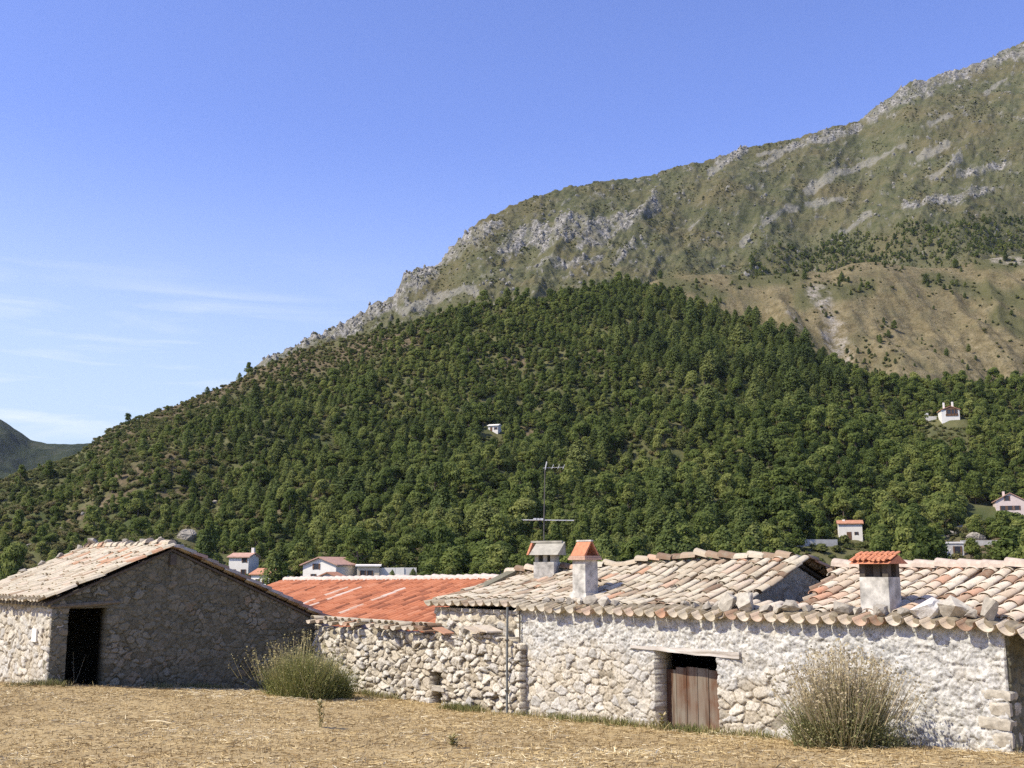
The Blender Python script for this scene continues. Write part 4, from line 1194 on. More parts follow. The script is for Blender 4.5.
rubble('gable_wall', BC, T2, W2, 0.0, S_END, lambda s: barn_top(s) - 0.06, zg0 - 0.6, 0.45, M_gable, barn, [(sd0, sd1, zg0 - 1, zd_top)], 0.022, 0.20, 0.15, 0.026, 5, gpl)
side_pl = lambda s, z: 0.25 + 0.9 * fbm(s * 1.2, z * 1.2, 3, 33)
rubble('side_wall', BC + 0.02 * T2 + (-0.0) * W2, -W2, -T2, 0.0, B_LEN, lambda s: zc_e - 0.06, zg0 - 0.6, 0.28, M_wall, barn, (), 0.024, 0.3, 0.2, 0.05, 6, side_pl)
m = MB()
bt = barn_top(S_END)
m.prism([BW(S_END - 0.4, 0.45, zg0 - 1), BW(S_END, 0.45, zg0 - 1), BW(S_END, 0.45, bt - 0.2), BW(S_END - 0.4, 0.45, bt - 0.2)], -Vector((W2[0], W2[1], 0)) * (B_LEN - 0.9))
m.prism([BW(0.45, B_LEN, zg0 - 1), BW(S_END, B_LEN, zg0 - 1), BW(S_END, B_LEN, bt - 0.1), BW(S_AP, B_LEN, z_apex - 0.1), BW(0.45, B_LEN, barn_top(0.45) - 0.1)], Vector((W2[0], W2[1], 0)) * 0.4)
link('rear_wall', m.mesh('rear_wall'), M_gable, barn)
# lintel and rotten jamb
lx0, lx1 = s_at(50, EZ - 1), s_at(119, EZ - 1)
m = MB(); pts = [BW(lx0 + (lx1 - lx0) * i / 4, -0.03, zd_top + 0.05 + 0.02 * i) for i in range(5)]
m.tube(pts, [0.04, 0.06, 0.065, 0.055, 0.04], 7)
link('lintel', m.mesh('lintel'), mat_plain('grey_brown_beam', (0.17, 0.145, 0.10), 0.9, 0.4, 12), barn)
# roof slopes
cb = 1 / math.sqrt(1 + SLB * SLB)
rgs = random.Random(2)
def barn_sag(u, v): return -0.10 * math.sin(math.pi * min(max(u / 6.2, 0), 1)) * math.sin(math.pi * min(max(v / 3.5, 0), 1)) + 0.035 * float(fbm(u * 1.3, v * 1.3, 3, 44))
def barn_left(u, v, n):
    # u along the eave from the gable backwards (-W2), v up the slope
    s = -0.22 + v * cb; q = BW(s, -0.12 + u, 0); z = zc_e + (s) * SLB
    n += barn_sag(u, v) + 0.05
    return Vector((q.x - T2[0] * n * SLB * cb, q.y - T2[1] * n * SLB * cb, z + n * cb))
vl = (S_AP + 0.22) / cb
rfL = tiles('roof', barn_left, B_LEN + 0.3, vl, M_tile_old, barn, None, 0.27, 0.36, 1.6, 11, 0.06, lambda rg, i, j: min(1, max(0, rg.gauss(0.55, 0.22))) if j < 6 or i > 18 else min(1, rg.gauss(0.75, 0.25)), lift=0.014, vj=0.09, ht=0.7)
def barn_right(u, v, n):
    s = S_END + 0.25 - v * cb; q = BW(s, -0.12 + u, 0); z = barn_top(s)
    n += 0.03
    return Vector((q.x + T2[0] * n * SLB * cb, q.y + T2[1] * n * SLB * cb, z + n * cb))
tiles('roof', barn_right, B_LEN + 0.3, (S_END - S_AP + 0.25) / cb, M_tile_old, barn, None, 0.29, 0.36, 1.0, 12, 0.06)
m = MB()
dep = -Vector((W2[0], W2[1], 0)) * (B_LEN + 0.16)
m.prism([BW(-0.2, -0.10, zc_e - 0.2 * SLB), BW(S_AP, -0.10, z_apex), BW(S_AP, -0.10, z_apex - 0.06), BW(-0.2, -0.10, zc_e - 0.2 * SLB - 0.06)], dep)
e1 = barn_top(S_END + 0.22)
m.prism([BW(S_AP, -0.10, z_apex), BW(S_END + 0.22, -0.10, e1), BW(S_END + 0.22, -0.10, e1 - 0.06), BW(S_AP, -0.10, z_apex - 0.06)], dep)
link('roof_boards', m.mesh('roof_boards'), M_beam_dark, barn)
link('ridge_tiles', ridge_row(lambda s: BW(S_AP, -0.12 + s, z_apex + 0.1 + 0.03 * math.sin(s * 1.7)), B_LEN + 0.2, None, 0.36, 0.14, 4, 1.5).mesh('ridge_tiles'), M_tile_old, barn)
# purlin end poking from the gable
m = MB(); m.box(BW(S_AP + 0.02, -0.06, z_apex - 0.42), Vector((T2[0], T2[1], 0)) * 0.08, Vector((W2[0], W2[1], 0)) * 0.1, (0, 0, 0.28))
link('ridge_beam', m.mesh('ridge_beam'), M_beam_dark, barn)
BST = [(92, 545, 14, 12, 'knobbly stone at the far end of the barn ridge'), (78, 549, 11, 9, 'stone near the top of the far barn verge'), (60, 555, 10, 8, 'stone half way down the far barn verge'), (42, 561, 10, 8, 'stone on the lower far verge of the barn roof'),
       (24, 567, 11, 8, 'stone at the left of the far barn verge'), (108, 545, 11, 7, 'flat stone on the barn ridge second from its far end'), (124, 546, 9, 6, 'small stone in the middle of the barn ridge'), (143, 547, 10, 6, 'small stone on the barn ridge nearer the gable'), (160, 548, 9, 6, 'last small stone on the barn ridge before the gable')]
for i, (px, py, wpx, hpx, lab) in enumerate(BST):
    if i in (0, 5, 6, 7, 8):
        best = min((abs(proj(*BW(S_AP, d_, z_apex))[0] - px), d_) for d_ in np.linspace(0, B_LEN + 0.1, 120)); c = BW(S_AP, best[1], z_apex + 0.27)
    else:
        best = min((abs(proj(*BW(s_, B_LEN, barn_top(s_)))[0] - px), s_) for s_ in np.linspace(0, S_AP, 120)); c = BW(best[1], B_LEN + 0.02, barn_top(best[1]) + 0.20)
    kpx = c.y * CP / F
    me = rock_mesh(wpx * kpx / 2, wpx * kpx / 2.4, hpx * kpx / 2, 860 + i, 14); me.materials.append(M_rock)
    o = bpy.data.objects.new('stone', me); COL.objects.link(o); o.location = c; o.rotation_euler = (0, 0, random.uniform(0, 3)); tag(o, lab, 'stone', 'stones lying on the barn roof')
# pale patch on the side wall
m = MB(); q = BW(0, 0.75, 0); zpt = P(9, 636, q.y)[2]
m.box(BW(-0.055, 1.0, zpt - 0.15), -Vector((W2[0], W2[1], 0)) * 0.17, Vector((T2[0], T2[1], 0)) * 0.02, (0, 0, 0.32))
link('plaque', m.mesh('plaque'), M_white, barn)

# ================================================================== FRONT STONE BUILDING
uL = u_at(437, 0.25, EZ - 0.9); uM = u_at(716, 0, EZ - 0.9); uQ = u_at(792, 0, EZ - 0.9); uR = u_at(1005, 0, EZ - 1.2)
qR = FW(uR, 0, 0); ez = P(1004, 627, qR.y)[2]
qL = FW(u_at(545, 0, EZ - 0.9), 0, 0); ez_l = P(545, 610, qL.y)[2]
print('u', uL, uM, uQ, uR, 'eave', ez - EZ, ez_l - EZ)
def ztop_front(u): return ez_l + (ez - ez_l) * np.clip(u / uR, -0.2, 1.2)
def solve_v(u, px):
    lo, hi = 0.0, 9.0
    for _ in range(50):
        m_ = (lo + hi) / 2; q = FW(u, m_, EZ)
        if proj(q.x, q.y, q.z)[0] < px: lo = m_
        else: hi = m_
    return lo
d1 = solve_v(uM, 798); zr1 = P(798, 562, FW(uM, d1, 0).y)[2]
zE1 = float(ztop_front(uM))
s1 = (zr1 - zE1) / d1
d2 = 3.0
q = FW(uR, d2, 0); zr2 = P(proj(q.x, q.y, EZ)[0], 574, q.y)[2]
s2 = (zr2 - ez) / d2
print('left roof d,z,slope', d1, zr1 - EZ, s1, 'right', zr2 - EZ, s2)
zgl = float(gz0(*FW(0, 0, 0)[:2]))
farm = thing('stone_farmhouse', 'long low rubble stone farmhouse with plank door, tiled roofs and three chimneys', 'farmhouse', tuple(FW(uR / 2, 1.5, float(gz0(*FW(uR / 2, 0, 0)[:2])))))

# door
ud0, ud1 = u_at(656, 0, EZ - 2.2), u_at(719, 0, EZ - 2.2)
qd = FW((ud0 + ud1) / 2, 0, 0)
zdb = float(gz0(qd.x, qd.y)); zdt = P(690, 653, qd.y)[2]
def front_pl(u, z):
    top = ztop_front(u); base_d = (top - z)
    lim = np.interp(u, [0, 2.6, 4.6, ud0, ud1, 7, 8.6, 9.5, uR - 0.5, uR], [0.9, 0.95, 1.1, 1.0, 1.1, 1.3, 1.6, 1.75, 1.85, 1.7])
    n = fbm(u * 1.1, z * 1.1, 4, 71); n2 = fbm(u * 3.5, z * 3.5, 3, 72)
    p = sstep(0.35, -0.35, base_d - lim + 0.7 * n + 0.3 * n2)
    p = np.maximum(p, 0.92 * sstep(ud1 + 0.9, ud1 + 2.6, u + 0.5 * n) * sstep(-0.55, 0.1, n2 + 0.35))
    p = p * np.clip(0.9 + 0.9 * fbm(u * 2.2, z * 2.2, 4, 73) + 0.25, 0.25, 1)
    p = np.maximum(p, 0.75 * sstep(-0.15, 0.25, fbm(u * 0.8, z * 0.8, 3, 74)) * 0.55)
    jamb = sstep(0.5, 0.1, np.abs(u - ud0 + 0.25)) * sstep(-0.3, 0.2, ud0 - u)
    return np.clip(p + 0.0 * jamb, 0, 1)
rubble('front_wall', L2, W2, -T2, 0.0, uR, ztop_front, zgl - 1.0, 0.5, M_wall, farm, [(ud0, ud1, zdb - 2, zdt)], 0.019, 0.27, 0.18, 0.034, 15, front_pl, prough=0.02)
# corner quoins at the right-hand end
qb = bmesh.new(); rg = random.Random(5); z = float(gz0(*FW(uR, 0, 0)[:2])) - 0.2; kq = 0
while z < ez - 0.95:
    h_ = rg.uniform(0.16, 0.30); l_ = (0.30 if kq % 2 else 0.52) * rg.uniform(0.75, 1.25); d_ = 0.45 if kq % 2 else 0.3
    c = FW(uR - l_ / 2 + 0.05 + rg.uniform(-0.02, 0.02), d_ / 2 - 0.075 + rg.uniform(-0.015, 0.015), z + h_ / 2)
    vs = []
    for sx in (-1, -0.3, 0.4, 1):
        for sy in (-1, 0.1, 1):
            for sz in (-1, -0.2, 0.5, 1):
                k_ = 0.9 if (abs(sx) == 1) + (abs(sy) == 1) + (abs(sz) == 1) >= 2 else 1.0
                p = c + Vector((W2[0], W2[1], 0)) * (l_ / 2 * sx * k_ * rg.uniform(0.9, 1.05)) + Vector((T2[0], T2[1], 0)) * (d_ / 2 * sy * k_ * rg.uniform(0.9, 1.05)) + Vector((0, 0, (h_ / 2 - 0.008) * sz * k_ * rg.uniform(0.88, 1.05)))
                vs.append(qb.verts.new(p))
    r_ = bmesh.ops.convex_hull(qb, input=vs)
    bmesh.ops.delete(qb, geom=[v for v in vs if v.is_valid and not v.link_faces], context='VERTS')
    z += h_; kq += 1
me = bpy.data.meshes.new('quoin_stones'); qb.to_mesh(me); qb.free()
link('quoin_stones', me, mat_plain('cream_quoin', (0.50, 0.455, 0.36), 0.95, 0.45, 11, 0.08, 0.6), farm)
end_pl = lambda s, z: 0.5 + 0.8 * fbm(s, z, 3, 75)
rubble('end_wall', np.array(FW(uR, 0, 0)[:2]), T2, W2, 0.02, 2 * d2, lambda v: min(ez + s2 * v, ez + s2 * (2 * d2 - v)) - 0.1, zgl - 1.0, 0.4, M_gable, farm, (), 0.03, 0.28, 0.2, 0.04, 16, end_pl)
# left block: set-back front wall, shaded gable, rear wall
rubble('front_wall', np.array(FW(uL, 0.22, 0)[:2]), W2, -T2, 0.0, -uL + 0.0, lambda s: ez_l - 0.06, zgl - 1.0, 0.4, M_wall, farm, (), 0.026, 0.28, 0.2, 0.05, 17, None)
gable_pl = lambda s, z: 0.6 + 0.6 * fbm(s, z, 3, 76)
rubble('gable_wall', np.array(FW(uM - 0.06, 0, 0)[:2]), T2, W2, 0.5, 2 * d1, lambda v: (zE1 + s1 * v if v < d1 else zE1 + s1 * (2 * d1 - v)) - 0.1, zgl - 1.0, 0.35, M_gable2, farm, (), 0.03, 0.26, 0.2, 0.03, 18, gable_pl)
m = MB()
m.prism([FW(uL, 2 * d1 - 0.3, zgl - 1), FW(uM - 0.5, 2 * d1 - 0.3, zgl - 1), FW(uM - 0.5, 2 * d1 - 0.3, zE1 - 0.15), FW(uL, 2 * d1 - 0.3, zE1 - 0.15)], Vector((T2[0], T2[1], 0)) * 0.28)
m.prism([FW(uL, 0.65, zgl - 1), FW(uL, 2 * d1 - 0.35, zgl - 1), FW(uL, 2 * d1 - 0.35, zE1 - 0.15), FW(uL, d1, zr1 - 0.15), FW(uL, 0.65, zE1 + s1 * 0.65 - 0.15)], Vector((W2[0], W2[1], 0)) * 0.35)
m.prism([FW(uM + 0.1, 2 * d2 - 0.3, zgl - 1), FW(uR - 0.45, 2 * d2 - 0.3, zgl - 1), FW(uR - 0.45, 2 * d2 - 0.3, ez - 0.2), FW(uM + 0.1, 2 * d2 - 0.3, ez - 0.2)], Vector((T2[0], T2[1], 0)) * 0.28)
m.prism([FW(uQ + 0.05, 0.55, zgl - 1), FW(uQ + 0.05, 2 * d2 - 0.35, zgl - 1), FW(uQ + 0.05, 2 * d2 - 0.35, ez - 0.15), FW(uQ + 0.05, d2, zr2 - 0.2), FW(uQ + 0.05, 0.55, ez + s2 * 0.5 - 0.15)], Vector((W2[0], W2[1], 0)) * 0.3)
link('rear_wall', m.mesh('rear_wall'), M_gable, farm)

# ---- left roof
c1 = 1 / math.sqrt(1 + s1 * s1)
def eave_z(u): return ez_l + (zE1 - ez_l) * min(max(u / uM, 0), 1)
def sag1(u, v):
    f = min(max((uM - u) / (uM - uL), 0), 1)
    return -0.42 * (f ** 1.6) * (v / (d1 + 0.1)) - 0.07 * math.sin(math.pi * min(max(v / d1, 0), 1)) + 0.045 * float(fbm(u * 0.9, v * 0.9, 3, 45))
def left_roof(u, v, n):
    uu = uL - 0.1 + u; v0 = -0.14 if uu > 0 else 0.06
    vv = v0 + v * c1; z = eave_z(uu) + vv * s1
    n += sag1(uu, vv) + 0.02
    q = FW(uu, vv, 0)
    return Vector((q.x - T2[0] * n * s1 * c1, q.y - T2[1] * n * s1 * c1, z + n * c1))
tone_old = lambda rg, i, j: min(1, max(0, rg.gauss(0.55, 0.24)))
roof1 = tiles('roof', left_roof, uM - uL + 0.16, (d1 + 0.12) / c1, M_tile_old, farm, None, 0.292, 0.37, 1.7, 21, 0.05, tone_old, first=1.0, ht=0.58, lift=0.012, vj=0.1)
def left_back(u, v, n):
    uu = uL - 0.1 + u; vv = 2 * d1 + 0.2 - v * c1; z = zE1 + (2 * d1 - vv) * s1
    f = min(max((uM - uu) / (uM - uL), 0), 1)
    n += -0.42 * f ** 1.6 * (v / (d1 + 0.2)) + 0.02
    q = FW(uu, vv, 0)
    return Vector((q.x + T2[0] * n * s1 * c1, q.y + T2[1] * n * s1 * c1, z + n * c1))
tiles('roof', left_back, uM - uL + 0.16, (d1 + 0.2) / c1, M_tile_old, farm, None, 0.292, 0.40, 1.2, 22, 0.1, tone_old)
def rz1(s):
    u = uL - 0.1 + s; f = min(max((uM - u) / (uM - uL), 0), 1)
    q = FW(u, d1, zr1 + 0.12 - 0.42 * f ** 1.6 + 0.04 * math.sin(s * 1.3) + 0.02 * math.sin(s * 4.1)); return q
link('ridge_tiles', ridge_row(rz1, uM - uL - 0.15, None, 0.36, 0.13, 5, 1.8).mesh('ridge_tiles'), M_tile_old, farm)
m = MB()
W3 = Vector((W2[0], W2[1], 0)); T3 = Vector((T2[0], T2[1], 0))
# boards under the tiles follow the sag
def boards(ptf, ulen, vlen, drop, name):
    nu, nv = 14, 8; mm = MB()
    g = [[ptf(ulen * i / nu, 0.24 + (vlen - 0.24) * j / nv, -0.02) for j in range(nv + 1)] for i in range(nu + 1)]
    g2 = [[p - Vector((0, 0, drop)) for p in r_] for r_ in g]
    for G, fl in ((g, False), (g2, True)):
        for i in range(nu):
            for j in range(nv):
                f = (G[i][j], G[i + 1][j], G[i + 1][j + 1], G[i][j + 1]); mm.quad(f[::-1] if fl else f)
    for i in range(nu):
        for j in (0, nv): mm.quad((g[i][j], g[i + 1][j], g2[i + 1][j], g2[i][j]))
    for j in range(nv):
        for i in (0, nu): mm.quad((g[i][j], g[i][j + 1], g2[i][j + 1], g2[i][j]))
    link('roof_boards', mm.mesh(name), M_beam_dark, farm)
boards(left_roof, uM - uL + 0.12, (d1 + 0.12) / c1, 0.06, 'roof_boards')
boards(left_back, uM - uL + 0.12, (d1 + 0.18) / c1, 0.06, 'roof_boards')

# ---- right roof
c2 = 1 / math.sqrt(1 + s2 * s2)
u_top = uQ - 1.0
def sag2(u, v): return -0.05 * math.sin(math.pi * min(max(v / d2, 0), 1)) + 0.03 * float(fbm(u * 0.9, v * 0.9, 3, 46)) - 0.22 * max(0, u - uR + 0.25)
u0r = uM + 0.05
def right_roof(u, v, n):
    uu = u0r + u; vv = -0.14 + v * c2; z = ztop_front(uu) + vv * s2
    n += sag2(uu, vv) + 0.02
    q = FW(uu, vv, 0)
    return Vector((q.x - T2[0] * n * s2 * c2, q.y - T2[1] * n * s2 * c2, float(z) + n * c2))
def in_right(u, v):
    uu = u0r + u; f = min(v * c2 / d2, 1)
    if v < 0.4: return True          # the coping row runs the whole front
    return uu > uQ + (u_top - uQ) * f
tone_mix = lambda rg, i, j: rg.choice((rg.random(), rg.gauss(0.6, 0.12)))
tiles('roof', right_roof, uR - u0r + 1.15, (d2 + 0.14) / c2, M_tile_mix, farm, in_right, 0.30, 0.38, 1.2, 23, 0.06, lambda rg, i, j: min(1, max(0, tone_mix(rg, i, j))), first=1.0, ht=0.62, lift=0.014, vj=0.06)
def right_back(u, v, n):
    uu = u_top + u; vv = 2 * d2 + 0.2 - v * c2; z = ez + (2 * d2 - vv) * s2
    q = FW(uu, vv, 0); n += 0.02 - 0.22 * max(0, uu - uR + 0.25)
    return Vector((q.x + T2[0] * n * s2 * c2, q.y + T2[1] * n * s2 * c2, z + n * c2))
tiles('roof', right_back, uR - u_top + 1.1, (d2 + 0.2) / c2, M_tile_mix, farm, None, 0.315, 0.42, 0.8, 24, 0.1)
link('ridge_tiles', ridge_row(lambda s: FW(u_top + s, d2, zr2 + 0.10 - 0.22 * max(0, u_top + s - uR + 0.25)), uR - u_top + 1.1, None, 0.44, 0.15, 6, 0.6).mesh('ridge_tiles'), mat_plain('pale_ridge_caps', (0.50, 0.41, 0.32), 0.9, 0.35, 8), farm)
def right_board(u, v, n):
    f = min(max(v * c2 / d2, 0), 1)
    lo = uQ + 0.1 + (u_top - uQ) * f - u0r
    return right_roof(lo + u * (uR + 1.0 - u0r - lo), v, n)
boards(lambda u, v, n: right_board(u, v, n), 1.0, (d2 + 0.14) / c2, 0.06, 'roof_boards')
boards(right_back, uR - u_top + 1.0, (d2 + 0.18) / c2, 0.06, 'roof_boards')

# mortar bedding behind the eave tiles, dark to paint shade into the channel ends
def bedding(ptf, ua, ub, name, n0=0.135, v0=0.10, v1=0.50):
    mm = MB(); nu = int((ub - ua) / 0.05); prev = None
    for i in range(nu + 1):
        u = ua + (ub - ua) * i / nu
        hgt = n0 * (0.75 + 0.5 * float(fbm(u * 3.1, 0.3, 3, 91)) + 0.3 * float(fbm(u * 11, 0.7, 2, 92)))
        fr = v0 + 0.05 * float(fbm(u * 7, 2.3, 2, 93))
        row = [ptf(u, fr, 0.0), ptf(u, fr + 0.02, hgt * 0.8), ptf(u, fr + 0.12, hgt), ptf(u, v1 - 0.1, hgt * 0.9), ptf(u, v1, 0.02)]
        if prev:
            for k_ in range(4): mm.quad((prev[k_], row[k_], row[k_ + 1], prev[k_ + 1]), 0.5)
        prev = row
    link('eave_mortar_shade', mm.mesh('eave_mortar_shade'), M_mort, farm)
M_mort = mat_plain('shade_dark_mortar', (0.25, 0.21, 0.145), 0.98, 0.5, 14, 0.05, 0.6)
bedding(left_roof, 0.1 - uL + 0.05, uM - uL + 0.1, 'eave_mortar_shade')
bedding(right_roof, 0.0, uR - u0r + 0.9, 'eave_mortar_shade')

# ---- door, lintel
m = MB(); npl = 6; wd = (ud1 - ud0); rg = random.Random(9)
zt_door = P(692, 668, FW((ud0 + ud1) / 2, 0.32, 0).y)[2]
for i in range(npl):
    f = (i + 0.5) / npl; zt = zt_door - 0.10 * (2 * f - 1.0) ** 2 + rg.uniform(-0.012, 0.012)
    m.box(FW(ud0 - 0.02 + wd * 1.04 * f, 0.34 + rg.uniform(-0.008, 0.008), zdb - 0.3), W3 * (wd * 1.04 / npl / 2 - 0.007), T3 * 0.022, (0, 0, zt - zdb + 0.3), rg.random())
door = link('door', m.mesh('door'), M_wood, farm)
m = MB(); m.box(FW(ud1 - 0.12, 0.30, zdb + 0.75), W3 * 0.02, T3 * 0.02, (0, 0, 0.14)); child('handle', m.mesh('handle'), M_metal, door)
ul0, ul1 = u_at(633, 0, EZ - 1.7), u_at(742, 0, EZ - 1.7)
zl0 = P(633, 646, FW(ul0, 0, 0).y)[2]; zl1 = P(742, 656, FW(ul1, 0, 0).y)[2]
m = MB(); rg = random.Random(4); rows = []
for i in range(9):
    f = i / 8; u = ul0 + (ul1 - ul0) * f; z = zl0 + (zl1 - zl0) * f + rg.uniform(-0.01, 0.01)
    th_ = (0.05 + 0.06 * min(1, f * 1.6)) * rg.uniform(0.9, 1.1)
    rows.append([FW(u, -0.09 + rg.uniform(-0.01, 0.01), z - th_ / 2), FW(u, 0.35, z - th_ / 2), FW(u, 0.35, z + th_ / 2), FW(u, -0.08 + rg.uniform(-0.01, 0.01), z + th_ / 2)])
for i in range(8):
    for j in range(4): m.quad((rows[i][j], rows[i][(j + 1) % 4], rows[i + 1][(j + 1) % 4], rows[i + 1][j]))
m.quad(rows[0]); m.quad(rows[-1])
link('lintel', m.mesh('lintel'), M_lintel, farm)

# ---- chimneys
def roof_hit(px, py, sfun):
    best = None
    for iu in np.linspace(uL, uR + 0.5, 240):
        for iv in np.linspace(0.1, 3.4, 60):
            p = sfun(iu, iv); a_, b_ = proj(p[0], p[1], p[2]); d = (a_ - px) ** 2 + (b_ - py) ** 2
            if best is None or d < best[0]: best = (d, iu, iv, p[2])
    return best[1:]
s_left = lambda u, v: FW(u, v, eave_z(u) + v * s1 + 0.05)
s_right = lambda u, v: FW(u, v, ez + v * s2 + 0.05)
# chimney with a tent of two tiles
cu_, cv_, cz_ = roof_hit(586, 596, s_left)
q = FW(cu_, cv_, 0); zt = P(586, 560, q.y)[2]; ztt = P(586, 541, q.y)[2]
m = MB(); m.box(FW(cu_, cv_, cz_ - 0.5), W3 * 0.205, T3 * 0.2, (0, 0, zt - cz_ + 0.5), 0.5, 0.97)
m.box(FW(cu_, cv_, cz_ - 0.4), W3 * 0.29, T3 * 0.27, (0, 0, 0.48), 0.5, 0.88)
ch = link('chimney', m.mesh('chimney'), M_chim, farm); ch['label'] = 'flaking white chimney with a tent of two terracotta tiles'
m = MB(); m.box(FW(cu_, cv_, zt), W3 * 0.27, T3 * 0.27, (0, 0, 0.05)); m.box(FW(cu_, cv_, zt + 0.052), W3 * 0.25, T3 * 0.25, (0, 0, 0.04))
child('cap_slab', m.mesh('cap_slab'), M_brickpale, ch)
m = MB(); hh = ztt - zt - 0.09
for sgn in (-1, 1):
    m.prism([FW(cu_ - 0.22, cv_ + sgn * 0.24, zt + 0.095), FW(cu_ - 0.22, cv_ + sgn * 0.015, ztt), FW(cu_ - 0.22, cv_ + sgn * 0.015 - sgn * 0.03, ztt - 0.01), FW(cu_ - 0.22, cv_ + sgn * 0.19, zt + 0.095)], W3 * 0.44)
child('cap_tile', m.mesh('cap_tile'), M_brick, ch)
m = MB(); m.box(FW(cu_, cv_, ztt - 0.012), W3 * 0.23, T3 * 0.04, (0, 0, 0.035)); child('cap_mortar', m.mesh('cap_mortar'), M_chim, ch)
# square chimney with orange tile cap at the right
cu_, cv_, cz_ = roof_hit(880, 612, s_right); cv_ = max(cv_, 0.42)
q = FW(cu_, cv_, 0)
z1 = P(880, 577, q.y)[2]; z2 = P(880, 563, q.y)[2]; z3 = P(880, 555, q.y)[2]
m = MB(); hw, hd = 0.27, 0.19
m.box(FW(cu_, cv_, cz_ - 0.6), W3 * hw, T3 * hd, (0, 0, z1 - cz_ + 0.6))
ch = link('chimney', m.mesh('chimney'), M_chim, farm); ch['label'] = 'square white chimney under an orange tiled cap'
m = MB()
for a_ in (-1, 1):
    for b_ in (-1, 1): m.box(FW(cu_ + a_ * (hw - 0.055), cv_ + b_ * (hd - 0.055), z1), W3 * 0.052, T3 * 0.052, (0, 0, z2 - z1))
m.box(FW(cu_ + 0.02, cv_, z1), W3 * 0.06, T3 * 0.12, (0, 0, z2 - z1))
child('cap_post', m.mesh('cap_post'), M_beam_dark, ch)
sc3 = (z3 - z2) / 0.30
def cap3(u, v, n):
    q = FW(cu_ - hw - 0.08 + u, cv_ - 0.32 + v, z2 + v * sc3 * 0.92 + n); return q
tiles('cap_tile', cap3, 2 * hw + 0.15, 0.34, M_brick, farm, None, 0.098, 0.2, 0.5, 31, 0.0, ht=0.6, lift=0.01).parent = None
o = bpy.data.objects['cap_tile.001'] if 'cap_tile.001' in bpy.data.objects else bpy.data.objects['cap_tile']
o.parent = ch; o.location = (0, 0, 0)
m = MB()
m.prism([FW(cu_ - hw - 0.1, cv_ - 0.33, z2 - 0.015), FW(cu_ - hw - 0.1, cv_ + 0.0, z3 + 0.0), FW(cu_ - hw - 0.1, cv_ + 0.3, z2 - 0.015)], W3 * (2 * hw + 0.2))
child('cap_slab', m.mesh('cap_slab'), M_brick, ch)
# grey chimney behind the ridge
qx = P(547, 566, FW(0, d1 + 0.3, 0).y + 0.9); bq = Vector(qx)
z0 = bq.z; zy = bq.y
zA = P(547, 562, zy)[2]; zB = P(547, 555, zy)[2]; zC = P(547, 542, zy)[2]
fx = Vector((0.93, -0.37, 0)); fy = Vector((0.37, 0.93, 0))
m = MB(); b0 = Vector((bq.x, bq.y, z0 - 1.2)); m.box(b0, fx * 0.27, fy * 0.25, (0, 0, zA - z0 + 1.2))
ch = link('chimney', m.mesh('chimney'), M_chim, farm); ch['label'] = 'grey chimney with a mossy gabled hood behind the ridge'
m = MB(); b1 = Vector((bq.x, bq.y, zA))
for a_ in (-1, 0.1, 1): m.box(b1 + fx * 0.21 * a_, fx * 0.05, fy * 0.2, (0, 0, zB - zA))
child('cap_post', m.mesh('cap_post'), M_chim_g, ch)
m = MB(); b2 = Vector((bq.x, bq.y, zB)); hgt = zC - zB
m.prism([b2 - fx * 0.36 - fy * 0.34, b2 - fx * 0.27 + Vector((0, 0, hgt)), b2 - fx * 0.36 + fy * 0.34], fx * 0.76)
m.box(b2 + Vector((0, 0, hgt - 0.02)), fx * 0.42, fy * 0.05, (0, 0, 0.05))
child('cap_hood', m.mesh('cap_hood'), M_chim_g, ch)
m = MB(); m.prism([b2 - fx * 0.375 - fy * 0.36 + Vector((0, 0, 0.0)), b2 - fx * 0.375 + Vector((0, 0, hgt + 0.02)), b2 - fx * 0.375 + fy * 0.36], -fx * 0.05)
child('cap_tile', m.mesh('cap_tile'), M_brick, ch)

# ---- drainpipe and a thin dark rod
qp = FW(u_at(507, -0.3, EZ - 2), -0.3, 0); zb = float(gz0(qp.x, qp.y)); ztp = P(507, 607, qp.y)[2]
m = MB(); m.tube([(qp.x, qp.y, zb - 0.2), (qp.x, qp.y, zb + 1.3), (qp.x + 0.01, qp.y, ztp)], [0.026, 0.026, 0.026], 8)
dp = link('drainpipe', m.mesh('drainpipe'), mat_plain('dull_grey_pipe', (0.17, 0.18, 0.17), 0.7, 0.3, 8), farm)
m = MB()
for zz in (0.5, 1.6): m.box((qp.x, qp.y, zb + zz), (0.05, 0, 0), (0, 0.05, 0), (0, 0, 0.03))
child('pipe_bracket', m.mesh('pipe_bracket'), M_beam_dark, dp)
m = MB(); q = FW(0.03, -0.09, 0); m.tube([(q.x, q.y, ztop_front(0) - 0.75), (q.x, q.y, float(ztop_front(0)) + 0.05)], [0.02, 0.02], 6)
link('thin_dark_rod', m.mesh('thin_dark_rod'), M_beam_dark, farm)  # thin dark upright at the left end of the front wall

